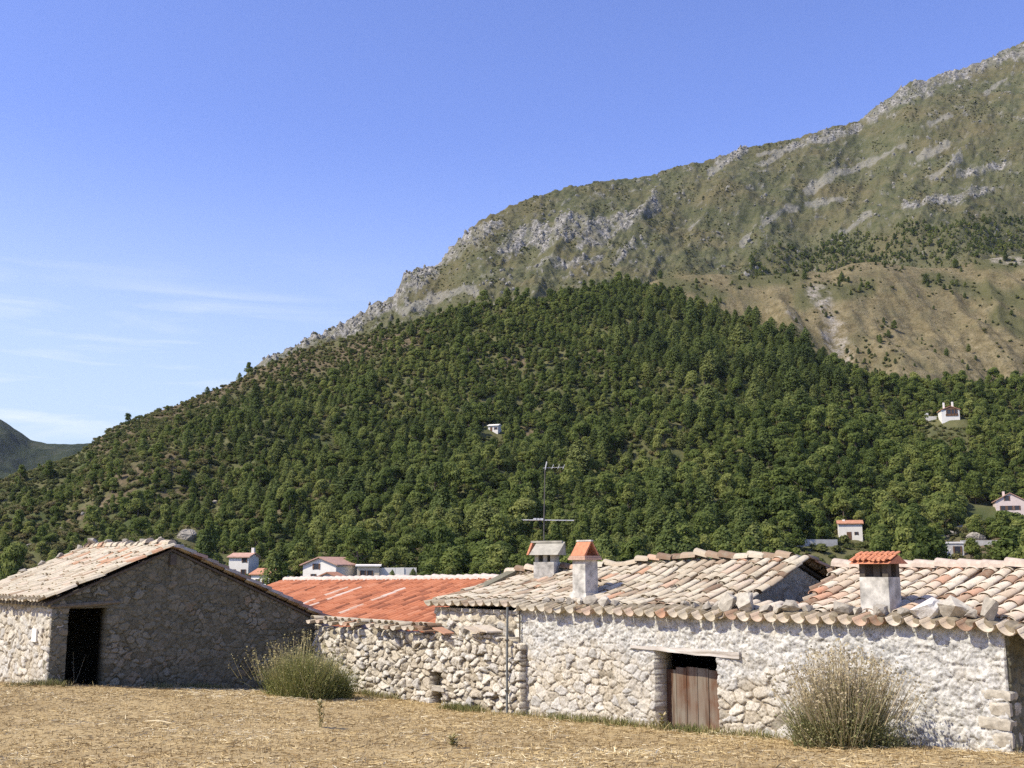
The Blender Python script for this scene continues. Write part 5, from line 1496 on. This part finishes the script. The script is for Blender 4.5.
# ---- stones on the eave
ST = [(563, 603, 9, 8, 'low grey stone on the eave left of the tent capped chimney', 0), (572, 603, 9, 8, 'small stone wedged on the eave under the tent capped chimney', 0), (594, 601, 15, 11, 'long grey stone on the eave just right of the tent capped chimney', 0),
      (606, 604, 11, 10, 'rounded stone on the eave second right of the tent capped chimney', 1), (697, 606, 12, 8, 'flat stone on the eave above the door lintel', 0), (709, 606, 11, 9, 'small pale stone right of the flat stone above the door', 0),
      (730, 603, 18, 16, 'squarish cream stone on the eave left of the shaded gable', 1), (749, 603, 24, 19, 'large pointed pale stone on the eave before the shaded gable', 1), (767, 608, 15, 9, 'small stone right of the large pointed pale one', 0),
      (793, 606, 24, 14, 'brown grey boulder on the eave at the foot of the right roof', 0), (844, 607, 25, 12, 'brownish stone on the eave left of the square chimney', 0), (882, 608, 22, 12, 'dark rounded stone on the eave in front of the square chimney', 0),
      (926, 604, 30, 24, 'white speckled lump of masonry on the eave right of the square chimney', 2), (957, 604, 29, 21, 'big grey stone on the eave beside the white lump', 1), (991, 609, 25, 22, 'pointed grey stone at the right end of the eave', 1),
      (548, 605, 8, 7, 'first small stone at the left end of the front eave', 1), (583, 604, 8, 7, 'tiny stone on the eave straight below the tent capped chimney', 1), (617, 606, 8, 6, 'last small stone right of the tent capped chimney', 0),
      (687, 607, 8, 7, 'small dark stone left of the flat stone above the door', 0), (719, 606, 9, 9, 'small stone between the pale one and the squarish cream one', 0), (780, 608, 11, 9, 'low stone left of the brown grey boulder', 1),
      (810, 609, 12, 8, 'flat stone right of the brown grey boulder', 0), (860, 609, 10, 7, 'little stone left of the dark rounded stone', 1), (906, 609, 12, 8, 'low dark stone between the square chimney and the white lump', 0), (974, 611, 12, 9, 'small stone between the big grey and the pointed grey stones', 0)]
for i, (px, py, wpx, hpx, lab, ty) in enumerate(ST):
    u = u_at(px, 0.12, EZ - 0.8); q = FW(u, 0.06, 0); kpx = q.y * CP / F; wpx *= 1.2; hpx *= 1.25
    zt_ = float(ztop_front(u)) + 0.12
    sx = wpx * kpx / 2 * 1.1; sz = max(hpx, 10) * kpx / 2 * 1.15
    me = rock_mesh(sx, min(sx, 0.22), sz, 900 + i, 13); me.materials.append(M_rock_white if ty == 2 else (M_rock if ty == 0 else mat_plain('cream_stone', (0.46, 0.42, 0.335), 0.95, 0.4, 12, 0.08, 0.5)))
    o = bpy.data.objects.new('stone', me); COL.objects.link(o); o.location = (q.x, q.y, zt_ + sz * 0.55); o.rotation_euler = (0, 0, math.atan2(W2[1], W2[0]) + random.uniform(-0.3, 0.3))
    tag(o, lab, 'stone', 'stones weighing down the eave tiles')

# ================================================================== RUBBLE GARDEN WALL
uA0, uA1 = u_at(311, -0.3, EZ - 2), u_at(519, -0.25, EZ - 2)
OA = np.array(FW(uA0, -0.12, 0)[:2]); LA = uA1 - uA0
qA = FW(uA0, -0.3, 0); zA0 = P(313, 625, qA.y)[2]; zA1 = P(431, 634, FW(u_at(431, -0.3), -0.3, 0).y)[2]
sN = u_at(437, -0.2, EZ - 2.5) - uA0
qn = FW(uA0 + sN, -0.2, 0); zn0 = P(437, 706, qn.y)[2]; zn1 = P(437, 672, qn.y)[2]
def topA(s):
    f = s / LA
    return zA0 + (zA1 - zA0) * f + 0.10 * math.exp(-((f - 0.86) / 0.09) ** 2) - 0.15 * max(0, (f - 0.95) / 0.05)
gwall = thing('rubble_wall', 'rough dry stone garden wall with broken tiles along its top', 'stone wall', (float(OA[0]), float(OA[1]), float(gz0(OA[0], OA[1]))))
rubble('masonry', OA, W2, -T2, 0.0, LA, topA, zgl - 0.8, 0.32, M_dry, gwall, [(sN - 0.22, sN + 0.2, zn0 - 0.5, zn0 + 0.33), (sN - 0.36, sN + 0.2, zn0 + 0.45, zn1)], 0.02, 0.25, 0.17, 0.085, 25, None, 0.10)
# tile coping along the left part of the wall
m_len = LA * 0.62
def copeA(u, v, n):
    q = FW(uA0 + 0.1 + u, -0.34 + v, topA(u) + 0.04 + v * 0.15 + n); return q
tiles('coping_tiles', copeA, m_len, 0.38, M_tile_old, gwall, lambda u, v: random.random() < 0.8, 0.30, 0.36, 3.0, 41, 0.08, tone_old)
m = MB(); m.box(Vector(FW(uA0 + sN + 0.12, -0.16, zn0 + 0.36)), W3 * 0.26, T3 * 0.12, (0, 0, 0.09), 0.5, 0.85)
link('lintel_stone', m.mesh('lintel_stone'), M_rock, gwall)
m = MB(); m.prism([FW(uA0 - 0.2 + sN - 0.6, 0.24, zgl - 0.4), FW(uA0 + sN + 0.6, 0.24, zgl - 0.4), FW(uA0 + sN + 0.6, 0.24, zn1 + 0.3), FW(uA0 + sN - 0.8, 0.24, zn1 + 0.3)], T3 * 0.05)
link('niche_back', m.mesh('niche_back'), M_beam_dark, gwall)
# loose stones and tile shards on its top
for i in range(16):
    f = 0.03 + 0.95 * i / 15; s = LA * f; sx = random.uniform(0.10, 0.20)
    me = rock_mesh(sx, 0.14, random.uniform(0.07, 0.14), 950 + i, 18); me.materials.append(M_rock)
    o = bpy.data.objects.new('stone', me); COL.objects.link(o); q = FW(uA0 + s, 0.06 + random.uniform(-0.05, 0.08), topA(s) + 0.12); o.location = q
    o.rotation_euler = (random.uniform(-0.3, 0.3), random.uniform(-0.3, 0.3), random.uniform(0, 3)); tag(o, 'small loose limestone lying on top of the rough garden wall', 'stone', 'loose stones along the garden wall top')
m = MB()
for (px, dz_, yaw) in ((428, 0.1, 0.3), (445, 0.08, -0.2), (490, 0.10, 0.4), (478, 0.06, 0.0)):
    u = u_at(px, -0.2); s = u - uA0; c0 = FW(u, -0.25, topA(s) + dz_)
    m.box(c0, W3 * 0.24 + Vector((0, 0, -0.06)), T3 * 0.18 + W3 * yaw * 0.2, (0, 0, 0.03), random.random())
link('broken_tiles', m.mesh('broken_tiles'), M_tile_mix, gwall)

# ================================================================== HOUSE WITH THE ORANGE ROOF
vO = 4.9; uO1 = -3.45; uO0 = -19.5; sO = 0.30
q1 = FW(-6.3, vO, 0); zO = P(505, 582, q1.y)[2]
q0 = FW(uO0, vO, 0); pxO = proj(q0.x, q0.y, EZ)[0]
zO0 = P(pxO, 583, q0.y)[2]
dO = 4.6; cO = 1 / math.sqrt(1 + sO * sO)
print('orange', zO - EZ, zO0 - EZ, pxO)
def zridge(u): return zO0 + (zO - zO0) * (u - uO0) / (-6.3 - uO0)
ohouse = thing('orange_roofed_house', 'low house under a bright orange tiled roof with a white mortared ridge', 'house', tuple(FW((uO0 + uO1) / 2, 3.0, float(gz0(*FW((uO0 + uO1) / 2, 2, 0)[:2])))))
def o_roof(u, v, n):
    uu = uO0 + u; vv = vO - dO + v * cO; z = zridge(uu) - (vO - vv) * sO
    q = FW(uu, vv, 0); return Vector((q.x - T2[0] * n * sO * cO, q.y - T2[1] * n * sO * cO, z + n * cO))
WHITECOL = {i for i in range(80) if random.random() < 0.13}
def tone_o(rg, i, j):
    if i in WHITECOL and 2 < j < 9 and (i * 7 + j) % 5 > 0: return rg.uniform(0.89, 1.0)
    return min(0.85, max(0, rg.gauss(0.5, 0.16)))
tiles('roof', o_roof, uO1 - uO0, dO / cO, M_tile_new, ohouse, None, 0.27, 0.42, 0.6, 51, 0.1, tone_o, lift=0.002, vj=0.16, dirt_relief=True, ht=1.0)  # darkened channels paint shaded relief between the tile columns
def o_back(u, v, n):
    uu = uO0 + u; vv = vO + dO - v * cO; z = zridge(uu) - (vv - vO) * sO
    q = FW(uu, vv, 0); return Vector((q.x + T2[0] * n * sO * cO, q.y + T2[1] * n * sO * cO, z + n * cO))
tiles('roof', o_back, uO1 - uO0, dO / cO, M_tile_new, ohouse, None, 0.25, 0.46, 0.4, 52, 0.1, tone_o)
link('ridge_tiles', ridge_row(lambda s: FW(uO0 + s, vO, zridge(uO0 + s) + 0.08), uO1 - uO0, None, 0.42, 0.15, 7, 0.5).mesh('ridge_tiles'), M_ridge_white, ohouse)
m = MB()
poly = [FW(uO0 + 0.1, vO - dO + 0.35, zgl - 2), FW(uO0 + 0.1, vO + dO - 0.35, zgl - 2), FW(uO0 + 0.1, vO + dO - 0.35, zridge(uO0) - (dO - 0.35) * sO - 0.08), FW(uO0 + 0.1, vO, zridge(uO0) - 0.08), FW(uO0 + 0.1, vO - dO + 0.35, zridge(uO0) - (dO - 0.35) * sO - 0.08)]
poly2 = [FW(uO1 - 0.1, vO - dO + 0.35, zgl - 2), FW(uO1 - 0.1, vO + dO - 0.35, zgl - 2), FW(uO1 - 0.1, vO + dO - 0.35, zridge(uO1) - (dO - 0.35) * sO - 0.08), FW(uO1 - 0.1, vO, zridge(uO1) - 0.08), FW(uO1 - 0.1, vO - dO + 0.35, zridge(uO1) - (dO - 0.35) * sO - 0.08)]
m.quad(poly[::-1]); m.quad(poly2)
for i in range(5): m.quad((poly[i], poly[(i + 1) % 5], poly2[(i + 1) % 5], poly2[i]))
link('wall', m.mesh('wall'), M_concrete, ohouse)

# ================================================================== TV ANTENNA behind the ridge
Ya = FW(0, d1 + 0.3, 0).y + 1.9
pa0 = Vector(P(543, 575, Ya)); pa1 = Vector(P(545, 468, Ya)); pb = Vector(P(544, 520, Ya))
ant = thing('tv_antenna', 'thin roof antenna mast with one long horizontal aerial', 'antenna', tuple(pa0))
m = MB(); m.tube([pa0 - Vector((0, 0, 2.2)), pb, pa1], [0.02, 0.017, 0.013], 6); link('mast', m.mesh('mast'), mat_plain('dark_rusty_steel', (0.12, 0.11, 0.10), 0.7, 0.3, 8), ant)
m = MB(); e0 = Vector(P(523, 520, Ya)); e1_ = Vector(P(574, 520.5, Ya)); m.tube([e0, e1_], [0.013, 0.013], 6)
for f in (0.0, 0.12, 0.24, 0.34, 0.55, 0.7, 0.85, 1.0):
    c = e0.lerp(e1_, f); m.tube([c - Vector((0.03, 0.42, 0)), c + Vector((0.03, 0.42, 0))], [0.008, 0.008], 5)
for f in (0.24, 0.30, 0.36): c = e0.lerp(e1_, f); m.box(c, (0.05, 0, 0), (0, 0.03, 0), (0, 0, 0.05))
link('aerial', m.mesh('aerial'), M_alu, ant)
m = MB(); c = pa1
m.tube([c + Vector((-0.05, 0, 0)), c + Vector((0.5, 0.1, 0.03))], [0.006, 0.006], 6)
for f in (0.2, 0.36, 0.5):
    cc = c + Vector((f, 0.1 * f, 0.02)); m.tube([cc - Vector((0.02, 0.02, 0.05)), cc + Vector((0.03, 0.02, 0.08))], [0.005, 0.005], 5)
m.tube([c + Vector((0.0, 0, -0.05)), c + Vector((0.05, 0, 0.17))], [0.014, 0.014], 5)
link('dipole', m.mesh('dipole'), M_alu, ant)

# ================================================================== SHRUBS, STALKS, GRASS
M_shrub1 = mat_leaf('green_broom_stems', (0.12, 0.145, 0.038), (0.225, 0.235, 0.072), (0.48, 0.41, 0.2), 0.3, 0.0)
M_shrub2 = mat_leaf('lavender_stems', (0.13, 0.15, 0.055), (0.26, 0.255, 0.11), (0.52, 0.43, 0.27), 0.3, 0.0)
M_straw = NT('straw', 0.85, 0.15); M_straw.base(M_straw.ramp(M_straw.attr('tone'), [(0.0, (0.20, 0.133, 0.058)), (0.35, (0.39, 0.285, 0.13)), (0.7, (0.55, 0.435, 0.225)), (1.0, (0.76, 0.67, 0.45))])); M_straw = M_straw.m
M_grass = NT('rough_grass', 0.8, 0.15); M_grass.base(M_grass.ramp(M_grass.attr('tone'), [(0.0, (0.07, 0.085, 0.025)), (0.5, (0.14, 0.15, 0.045)), (0.8, (0.30, 0.25, 0.11)), (1.0, (0.45, 0.36, 0.20))])); M_grass = M_grass.m

def blades(B, D, L, Wd, bend, tone, rng):
    """three-segment tapered ribbons. B bases, D unit directions, L lengths"""
    n = len(B)
    side = np.cross(D, rng.normal(0, 1, (n, 3))); side /= np.linalg.norm(side, axis=1, keepdims=True)
    out = np.cross(side, D)
    V = np.zeros((n, 7, 3)); 
    for i, f in enumerate((0.0, 0.4, 0.75)):
        c = B + D * (L * f)[:, None] + out * (bend * L * f * f)[:, None]
        wv = side * (Wd * (1 - 0.45 * f))[:, None] * 0.5
        V[:, 2 * i] = c - wv; V[:, 2 * i + 1] = c + wv
    V[:, 6] = B + D * L[:, None] + out * (bend * L)[:, None]
    base = np.arange(n)[:, None] * 7
    Q = np.concatenate([base + np.array([[0, 1, 3, 2]]), base + np.array([[2, 3, 5, 4]]), base + np.array([[4, 5, 6, 6]])])
    Q = Q.astype(np.int64)
    T = np.concatenate([tone, tone, tone])
    # last face is a triangle: build all as tris
    tri = np.concatenate([base + np.array([[0, 1, 3]]), base + np.array([[0, 3, 2]]), base + np.array([[2, 3, 5]]), base + np.array([[2, 5, 4]]), base + np.array([[4, 5, 6]])])
    return V.reshape(-1, 3), tri, np.concatenate([tone] * 5)

def shrub(name, label, px, py, wpx, hpx, mat, seed, tips, n=5200):
    rng = np.random.default_rng(seed)
    Yb = None
    # stands on the ground at that image place
    a, e = AE(px, py)
    for Yq in np.linspace(9, 34, 1500):
        if proj(a * Yq, Yq, float(gz(a * Yq, Yq)))[1] <= py: Yb = Yq; break
    x0 = a * Yb; kk = Yb * CP / F; rw = wpx * kk / 2; hh = hpx * kk
    z0 = float(gz(x0, Yb))
    K = 9
    ccx = rng.uniform(-0.72, 0.72, K) * rw; ccy = rng.normal(0, 0.28, K) * rw
    chh = rng.uniform(0.55, 1.0, K) * (1.05 - 0.35 * np.abs(ccx / rw)); chh[0] = 1.0; ccx[0] = rng.uniform(-0.2, 0.2) * rw
    clx = ccx / rw * 0.35 + rng.normal(0, 0.12, K); cly = rng.normal(0, 0.15, K); crr = rng.uniform(0.2, 0.36, K) * rw
    cid = rng.integers(0, K, n)
    base = np.stack([ccx[cid] + rng.normal(0, 0.6, n) * crr[cid], ccy[cid] + rng.normal(0, 0.6, n) * crr[cid], np.zeros(n)], 1)
    base[:, 2] = gz(x0 + base[:, 0], Yb + base[:, 1]) - z0 - 0.05
    ox = (base[:, 0] - ccx[cid]) / crr[cid]; oy = (base[:, 1] - ccy[cid]) / crr[cid]
    D = np.stack([clx[cid] + ox * 0.3 + rng.normal(0, 0.2, n), cly[cid] + oy * 0.3 + rng.normal(0, 0.2, n), np.ones(n)], 1)
    D /= np.linalg.norm(D, axis=1, keepdims=True)
    L = hh * chh[cid] * (0.25 + 0.75 * rng.uniform(0, 1, n) ** 1.5) * (1 - 0.2 * np.minimum(np.hypot(ox, oy), 2) / 2)
    tone = np.clip(rng.normal(0.38, 0.2, n) + rng.normal(0, 0.12, K)[cid], 0, 0.95)
    V, T, t = blades(base, D, L, rng.uniform(0.006, 0.013, n), rng.normal(0, 0.3, n), tone, rng)
    # small leaves / flower heads along the upper stems
    n2 = int(n * 2.6); idx = rng.integers(0, n, n2); f = rng.uniform(0.25, 1.0, n2)
    C = base[idx] + D[idx] * (L[idx] * f)[:, None] + rng.normal(0, 0.02, (n2, 3))
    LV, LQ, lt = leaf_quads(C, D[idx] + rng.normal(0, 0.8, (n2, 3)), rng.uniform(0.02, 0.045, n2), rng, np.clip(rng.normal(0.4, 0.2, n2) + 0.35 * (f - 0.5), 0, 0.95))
    tri2 = np.concatenate([LQ[:, [0, 1, 2]], LQ[:, [0, 2, 3]]]) + len(V)
    V = np.concatenate([V, LV]); T = np.concatenate([T, tri2]); t = np.concatenate([t, lt, lt])
    root = thing(name, label, 'shrub', (x0, Yb, z0))
    me = np_mesh('foliage', V, T, {'tone': ('FACE', t)}); me.materials.append(mat)
    o = bpy.data.objects.new('foliage', me); COL.objects.link(o); o.parent = root
    # dry flower stalks rising out of it
    n3 = tips
    b3 = np.stack([rng.normal(0, 0.46, n3) * rw, rng.normal(0, 0.3, n3) * rw, np.full(n3, hh * 0.3)], 1)
    D3 = np.stack([b3[:, 0] / rw * 0.5 + rng.normal(0, 0.12, n3), b3[:, 1] / rw * 0.5 + rng.normal(0, 0.12, n3), np.ones(n3)], 1); D3 /= np.linalg.norm(D3, axis=1, keepdims=True)
    L3 = hh * (0.3 + 0.62 * rng.uniform(0, 1, n3) ** 1.3) * (1 - 0.35 * np.abs(b3[:, 0] / rw))
    V, T, t = blades(b3, D3, L3, rng.uniform(0.008, 0.013, n3), rng.normal(0, 0.08, n3), rng.uniform(0.75, 1, n3), rng)
    C = np.repeat(b3 + D3 * L3[:, None] * 0.93, 4, 0) + rng.normal(0, 0.03, (n3 * 4, 3)) * np.array([0.6, 0.6, 1.6])
    LV, LQ, lt = leaf_quads(C, rng.normal(0, 1, (n3 * 4, 3)), rng.uniform(0.025, 0.05, n3 * 4), rng, rng.uniform(0.75, 1, n3 * 4))
    tri2 = np.concatenate([LQ[:, [0, 1, 2]], LQ[:, [0, 2, 3]]]) + len(V)
    me = np_mesh('dry_stalks', np.concatenate([V, LV]), np.concatenate([T, tri2]), {'tone': ('FACE', np.concatenate([t, lt, lt]))}); me.materials.append(mat)
    o = bpy.data.objects.new('dry_stalks', me); COL.objects.link(o); o.parent = root
    return root
shrub('broom_shrub', 'bushy green broom shrub between the barn gable and the rubble wall', 299, 697, 80, 56, M_shrub1, 61, 260, 11000)
shrub('lavender_shrub', 'spiky shrub with dry brown flower stalks against the right end of the farmhouse', 848, 748, 90, 88, M_shrub2, 66, 900, 5600)

def gpt(px, py):
    a, e = AE(px, py)
    Yq = np.linspace(8, 40, 4000); z = gz(a * Yq, Yq); yy = proj(a * Yq, Yq, z)[1]
    i = np.where(yy <= py)[0]; i = i[0] if len(i) else len(Yq) - 1
    return Vector((a * Yq[i], Yq[i], float(z[i])))

def stalk(label, px, py, tipx, tipy, mat=M_straw, leaves=14, extra=(), seed=1, r=0.012):
    b = gpt(px, py); kk = b.y * CP / F; rg = random.Random(seed)
    tip = Vector(((tipx - px) * kk, rg.uniform(-0.1, 0.1), (py - tipy) * kk))
    m = MB(); m.tube([(0, 0, -0.05), tip * 0.5 + Vector((rg.uniform(-0.03, 0.03), 0, 0)), tip], [r, r * 0.8, r * 0.4], 5, 0.8)
    for (ex_, ey) in extra:
        e = Vector(((ex_ - px) * kk, rg.uniform(-0.1, 0.1), (py - ey) * kk)); m.tube([(rg.uniform(-0.06, 0.06), 0, -0.05), e * 0.55 + Vector((0.02, 0, 0)), e], [r, r * 0.8, r * 0.4], 5, 0.85)
    for i in range(leaves):
        f = rg.uniform(0.15, 1.0); p = tip * f; d = Vector((rg.uniform(-1, 1), rg.uniform(-1, 1), rg.uniform(0, 1))) * rg.uniform(0.04, 0.11)
        s_ = d.cross(Vector((0, 0, 1))) * 0.35
        m.quad((p, p + d * 0.5 + s_, p + d, p + d * 0.5 - s_), rg.uniform(0.5, 1.0))
    o = bpy.data.objects.new('dry_weed' if mat is M_straw else 'green_weed', m.mesh('weed')); COL.objects.link(o); o.data.materials.append(mat); o.location = b
    tag(o, label, 'weed')
stalk('leaning dry straw stalks right of the barn doorway', 126, 685, 158, 645, leaves=6, extra=((150, 652), (155, 650)), seed=1)
stalk('tall dry weed stalk in front of the barn gable', 214, 688, 222, 625, leaves=40, extra=((210, 648), (217, 655)), seed=2, r=0.02)
stalk('thin dry weed in the barn doorway', 74, 683, 72, 655, leaves=16, extra=((84, 656),), seed=3)
stalk('small green upright weed in the stubble left of centre', 321, 727, 320, 703, M_grass, 40, ((317, 708), (324, 706)), 4)
stalk('low green weed tuft in the stubble below the rubble wall', 452, 748, 452, 738, M_grass, 40, ((446, 741), (458, 741)), 5)
stalk('green weed growing at the left jamb of the plank door', 660, 731, 664, 716, M_grass, 40, ((655, 720), (670, 722)), 6)
stalk('pale dry grass stem at the foot of the farmhouse wall', 553, 740, 556, 718, leaves=18, extra=((548, 724), (560, 728)), seed=7)

# stubble and rough grass
rng = np.random.default_rng(21)
n = 210000
Yb = np.sqrt(rng.uniform(9.5 ** 2, 31 ** 2, n)); a = rng.uniform(-0.62, 0.58, n); Xb = a * Yb
du = (Xb - L2[0]) * W2[0] + (Yb - L2[1]) * W2[1]; dv = (Xb - L2[0]) * T2[0] + (Yb - L2[1]) * T2[1]
ds = (Xb - BC[0]) * T2[0] + (Yb - BC[1]) * T2[1]; dd = -((Xb - BC[0]) * W2[0] + (Yb - BC[1]) * W2[1])
front = (dv < -0.12) & ~((dd > -0.05) & (ds > -0.05))
patch = fbm(Xb * 0.55, Yb * 0.55, 4, 23)
front &= rng.uniform(0, 1, n) < np.clip(0.62 + 0.7 * patch, 0.15, 1)
Xb, Yb, patch = Xb[front], Yb[front], patch[front]; n = len(Xb)
flat = rng.uniform(0, 1, n) < 0.62
az = rng.normal(0.1, 1.0, n)
el = np.where(flat, rng.uniform(0.0, 0.18, n), rng.uniform(0.5, 1.5, n))
sg = np.where(rng.uniform(0, 1, n) < 0.5, 1, -1)
D = np.stack([np.cos(az) * np.cos(el) * sg, np.sin(az) * np.cos(el) * sg, np.sin(el)], 1)
Ln = np.where(flat, 0.04 + 0.17 * rng.uniform(0, 1, n) ** 2.2, rng.uniform(0.03, 0.09, n))
tone = np.clip(rng.normal(0.36, 0.22, n) + 0.5 * patch + np.where(rng.uniform(0, 1, n) < 0.06, 0.45, 0), 0, 1)
B = np.stack([Xb, Yb, gz(Xb, Yb) + np.where(flat, rng.uniform(0.0, 0.035, n), -0.01)], 1)
V, T, t = blades(B, D, Ln, rng.uniform(0.006, 0.013, n), rng.normal(0, 0.1, n), tone, rng)
o = link('stubble', np_mesh('stubble', V, T, {'tone': ('FACE', t)}), M_straw); o['kind'] = 'stuff'; o['label'] = 'pale dry straw and stubble strewn over the mown field'; o['category'] = 'stubble'

n = 26000
side = rng.integers(0, 3, n)
s = rng.uniform(0, 1, n)
off = -0.12 - np.abs(rng.normal(0, 0.28, n))
uu = np.where(side == 0, uA0 + s * (uA1 - uA0), s * (uR + 0.6))
Xb = L2[0] + uu * W2[0] + (off - 0.15) * T2[0]; Yb = L2[1] + uu * W2[1] + (off - 0.15) * T2[1]
sb = -1.0 + s * 9.5; ob = 0.05 + np.abs(rng.normal(0, 0.2, n))
Xb = np.where(side == 2, BC[0] + sb * T2[0] + ob * W2[0], Xb); Yb = np.where(side == 2, BC[1] + sb * T2[1] + ob * W2[1], Yb)
gm = fbm(Xb * 0.9, Yb * 0.9, 3, 88)
kpg = (rng.uniform(0, 1, n) < np.clip(0.1 + 1.9 * gm, 0, 1)) & ~((side == 2) & (sb > sd0) & (sb < sd1) & (rng.uniform(0, 1, n) < 0.8))
Xb, Yb, gm = Xb[kpg], Yb[kpg], gm[kpg]; n = len(Xb)
el = rng.uniform(0.8, 1.5, n); az = rng.uniform(0, 6.28, n)
D = np.stack([np.cos(az) * np.cos(el), np.sin(az) * np.cos(el), np.sin(el)], 1)
tone = np.clip(rng.normal(0.78, 0.2, n) - 0.55 * gm, 0, 1)
V, T, t = blades(np.stack([Xb, Yb, gz(Xb, Yb) - 0.02], 1), D, rng.uniform(0.06, 0.22, n), rng.uniform(0.007, 0.014, n), rng.normal(0, 0.25, n), tone, rng)
o = link('grass', np_mesh('grass', V, T, {'tone': ('FACE', t)}), M_grass); o['kind'] = 'stuff'; o['label'] = 'rough green and dry grass along the foot of the walls'; o['category'] = 'grass'
# a pale length of straw lying in the field
b = gpt(145, 723); e = gpt(172, 725)
m = MB(); m.tube([b + Vector((0, 0, 0.03)), (b + e) / 2 + Vector((0, 0, 0.06)), e + Vector((0, 0, 0.03))], [0.008, 0.011, 0.006], 6, 0.9)
o = bpy.data.objects.new('dry_stick', m.mesh('dry_stick')); COL.objects.link(o); o.data.materials.append(M_straw); tag(o, 'pale dry stick lying in the stubble in front of the barn', 'stick')

for o in list(bpy.data.objects):
    if '_base' in o: del o['_base']
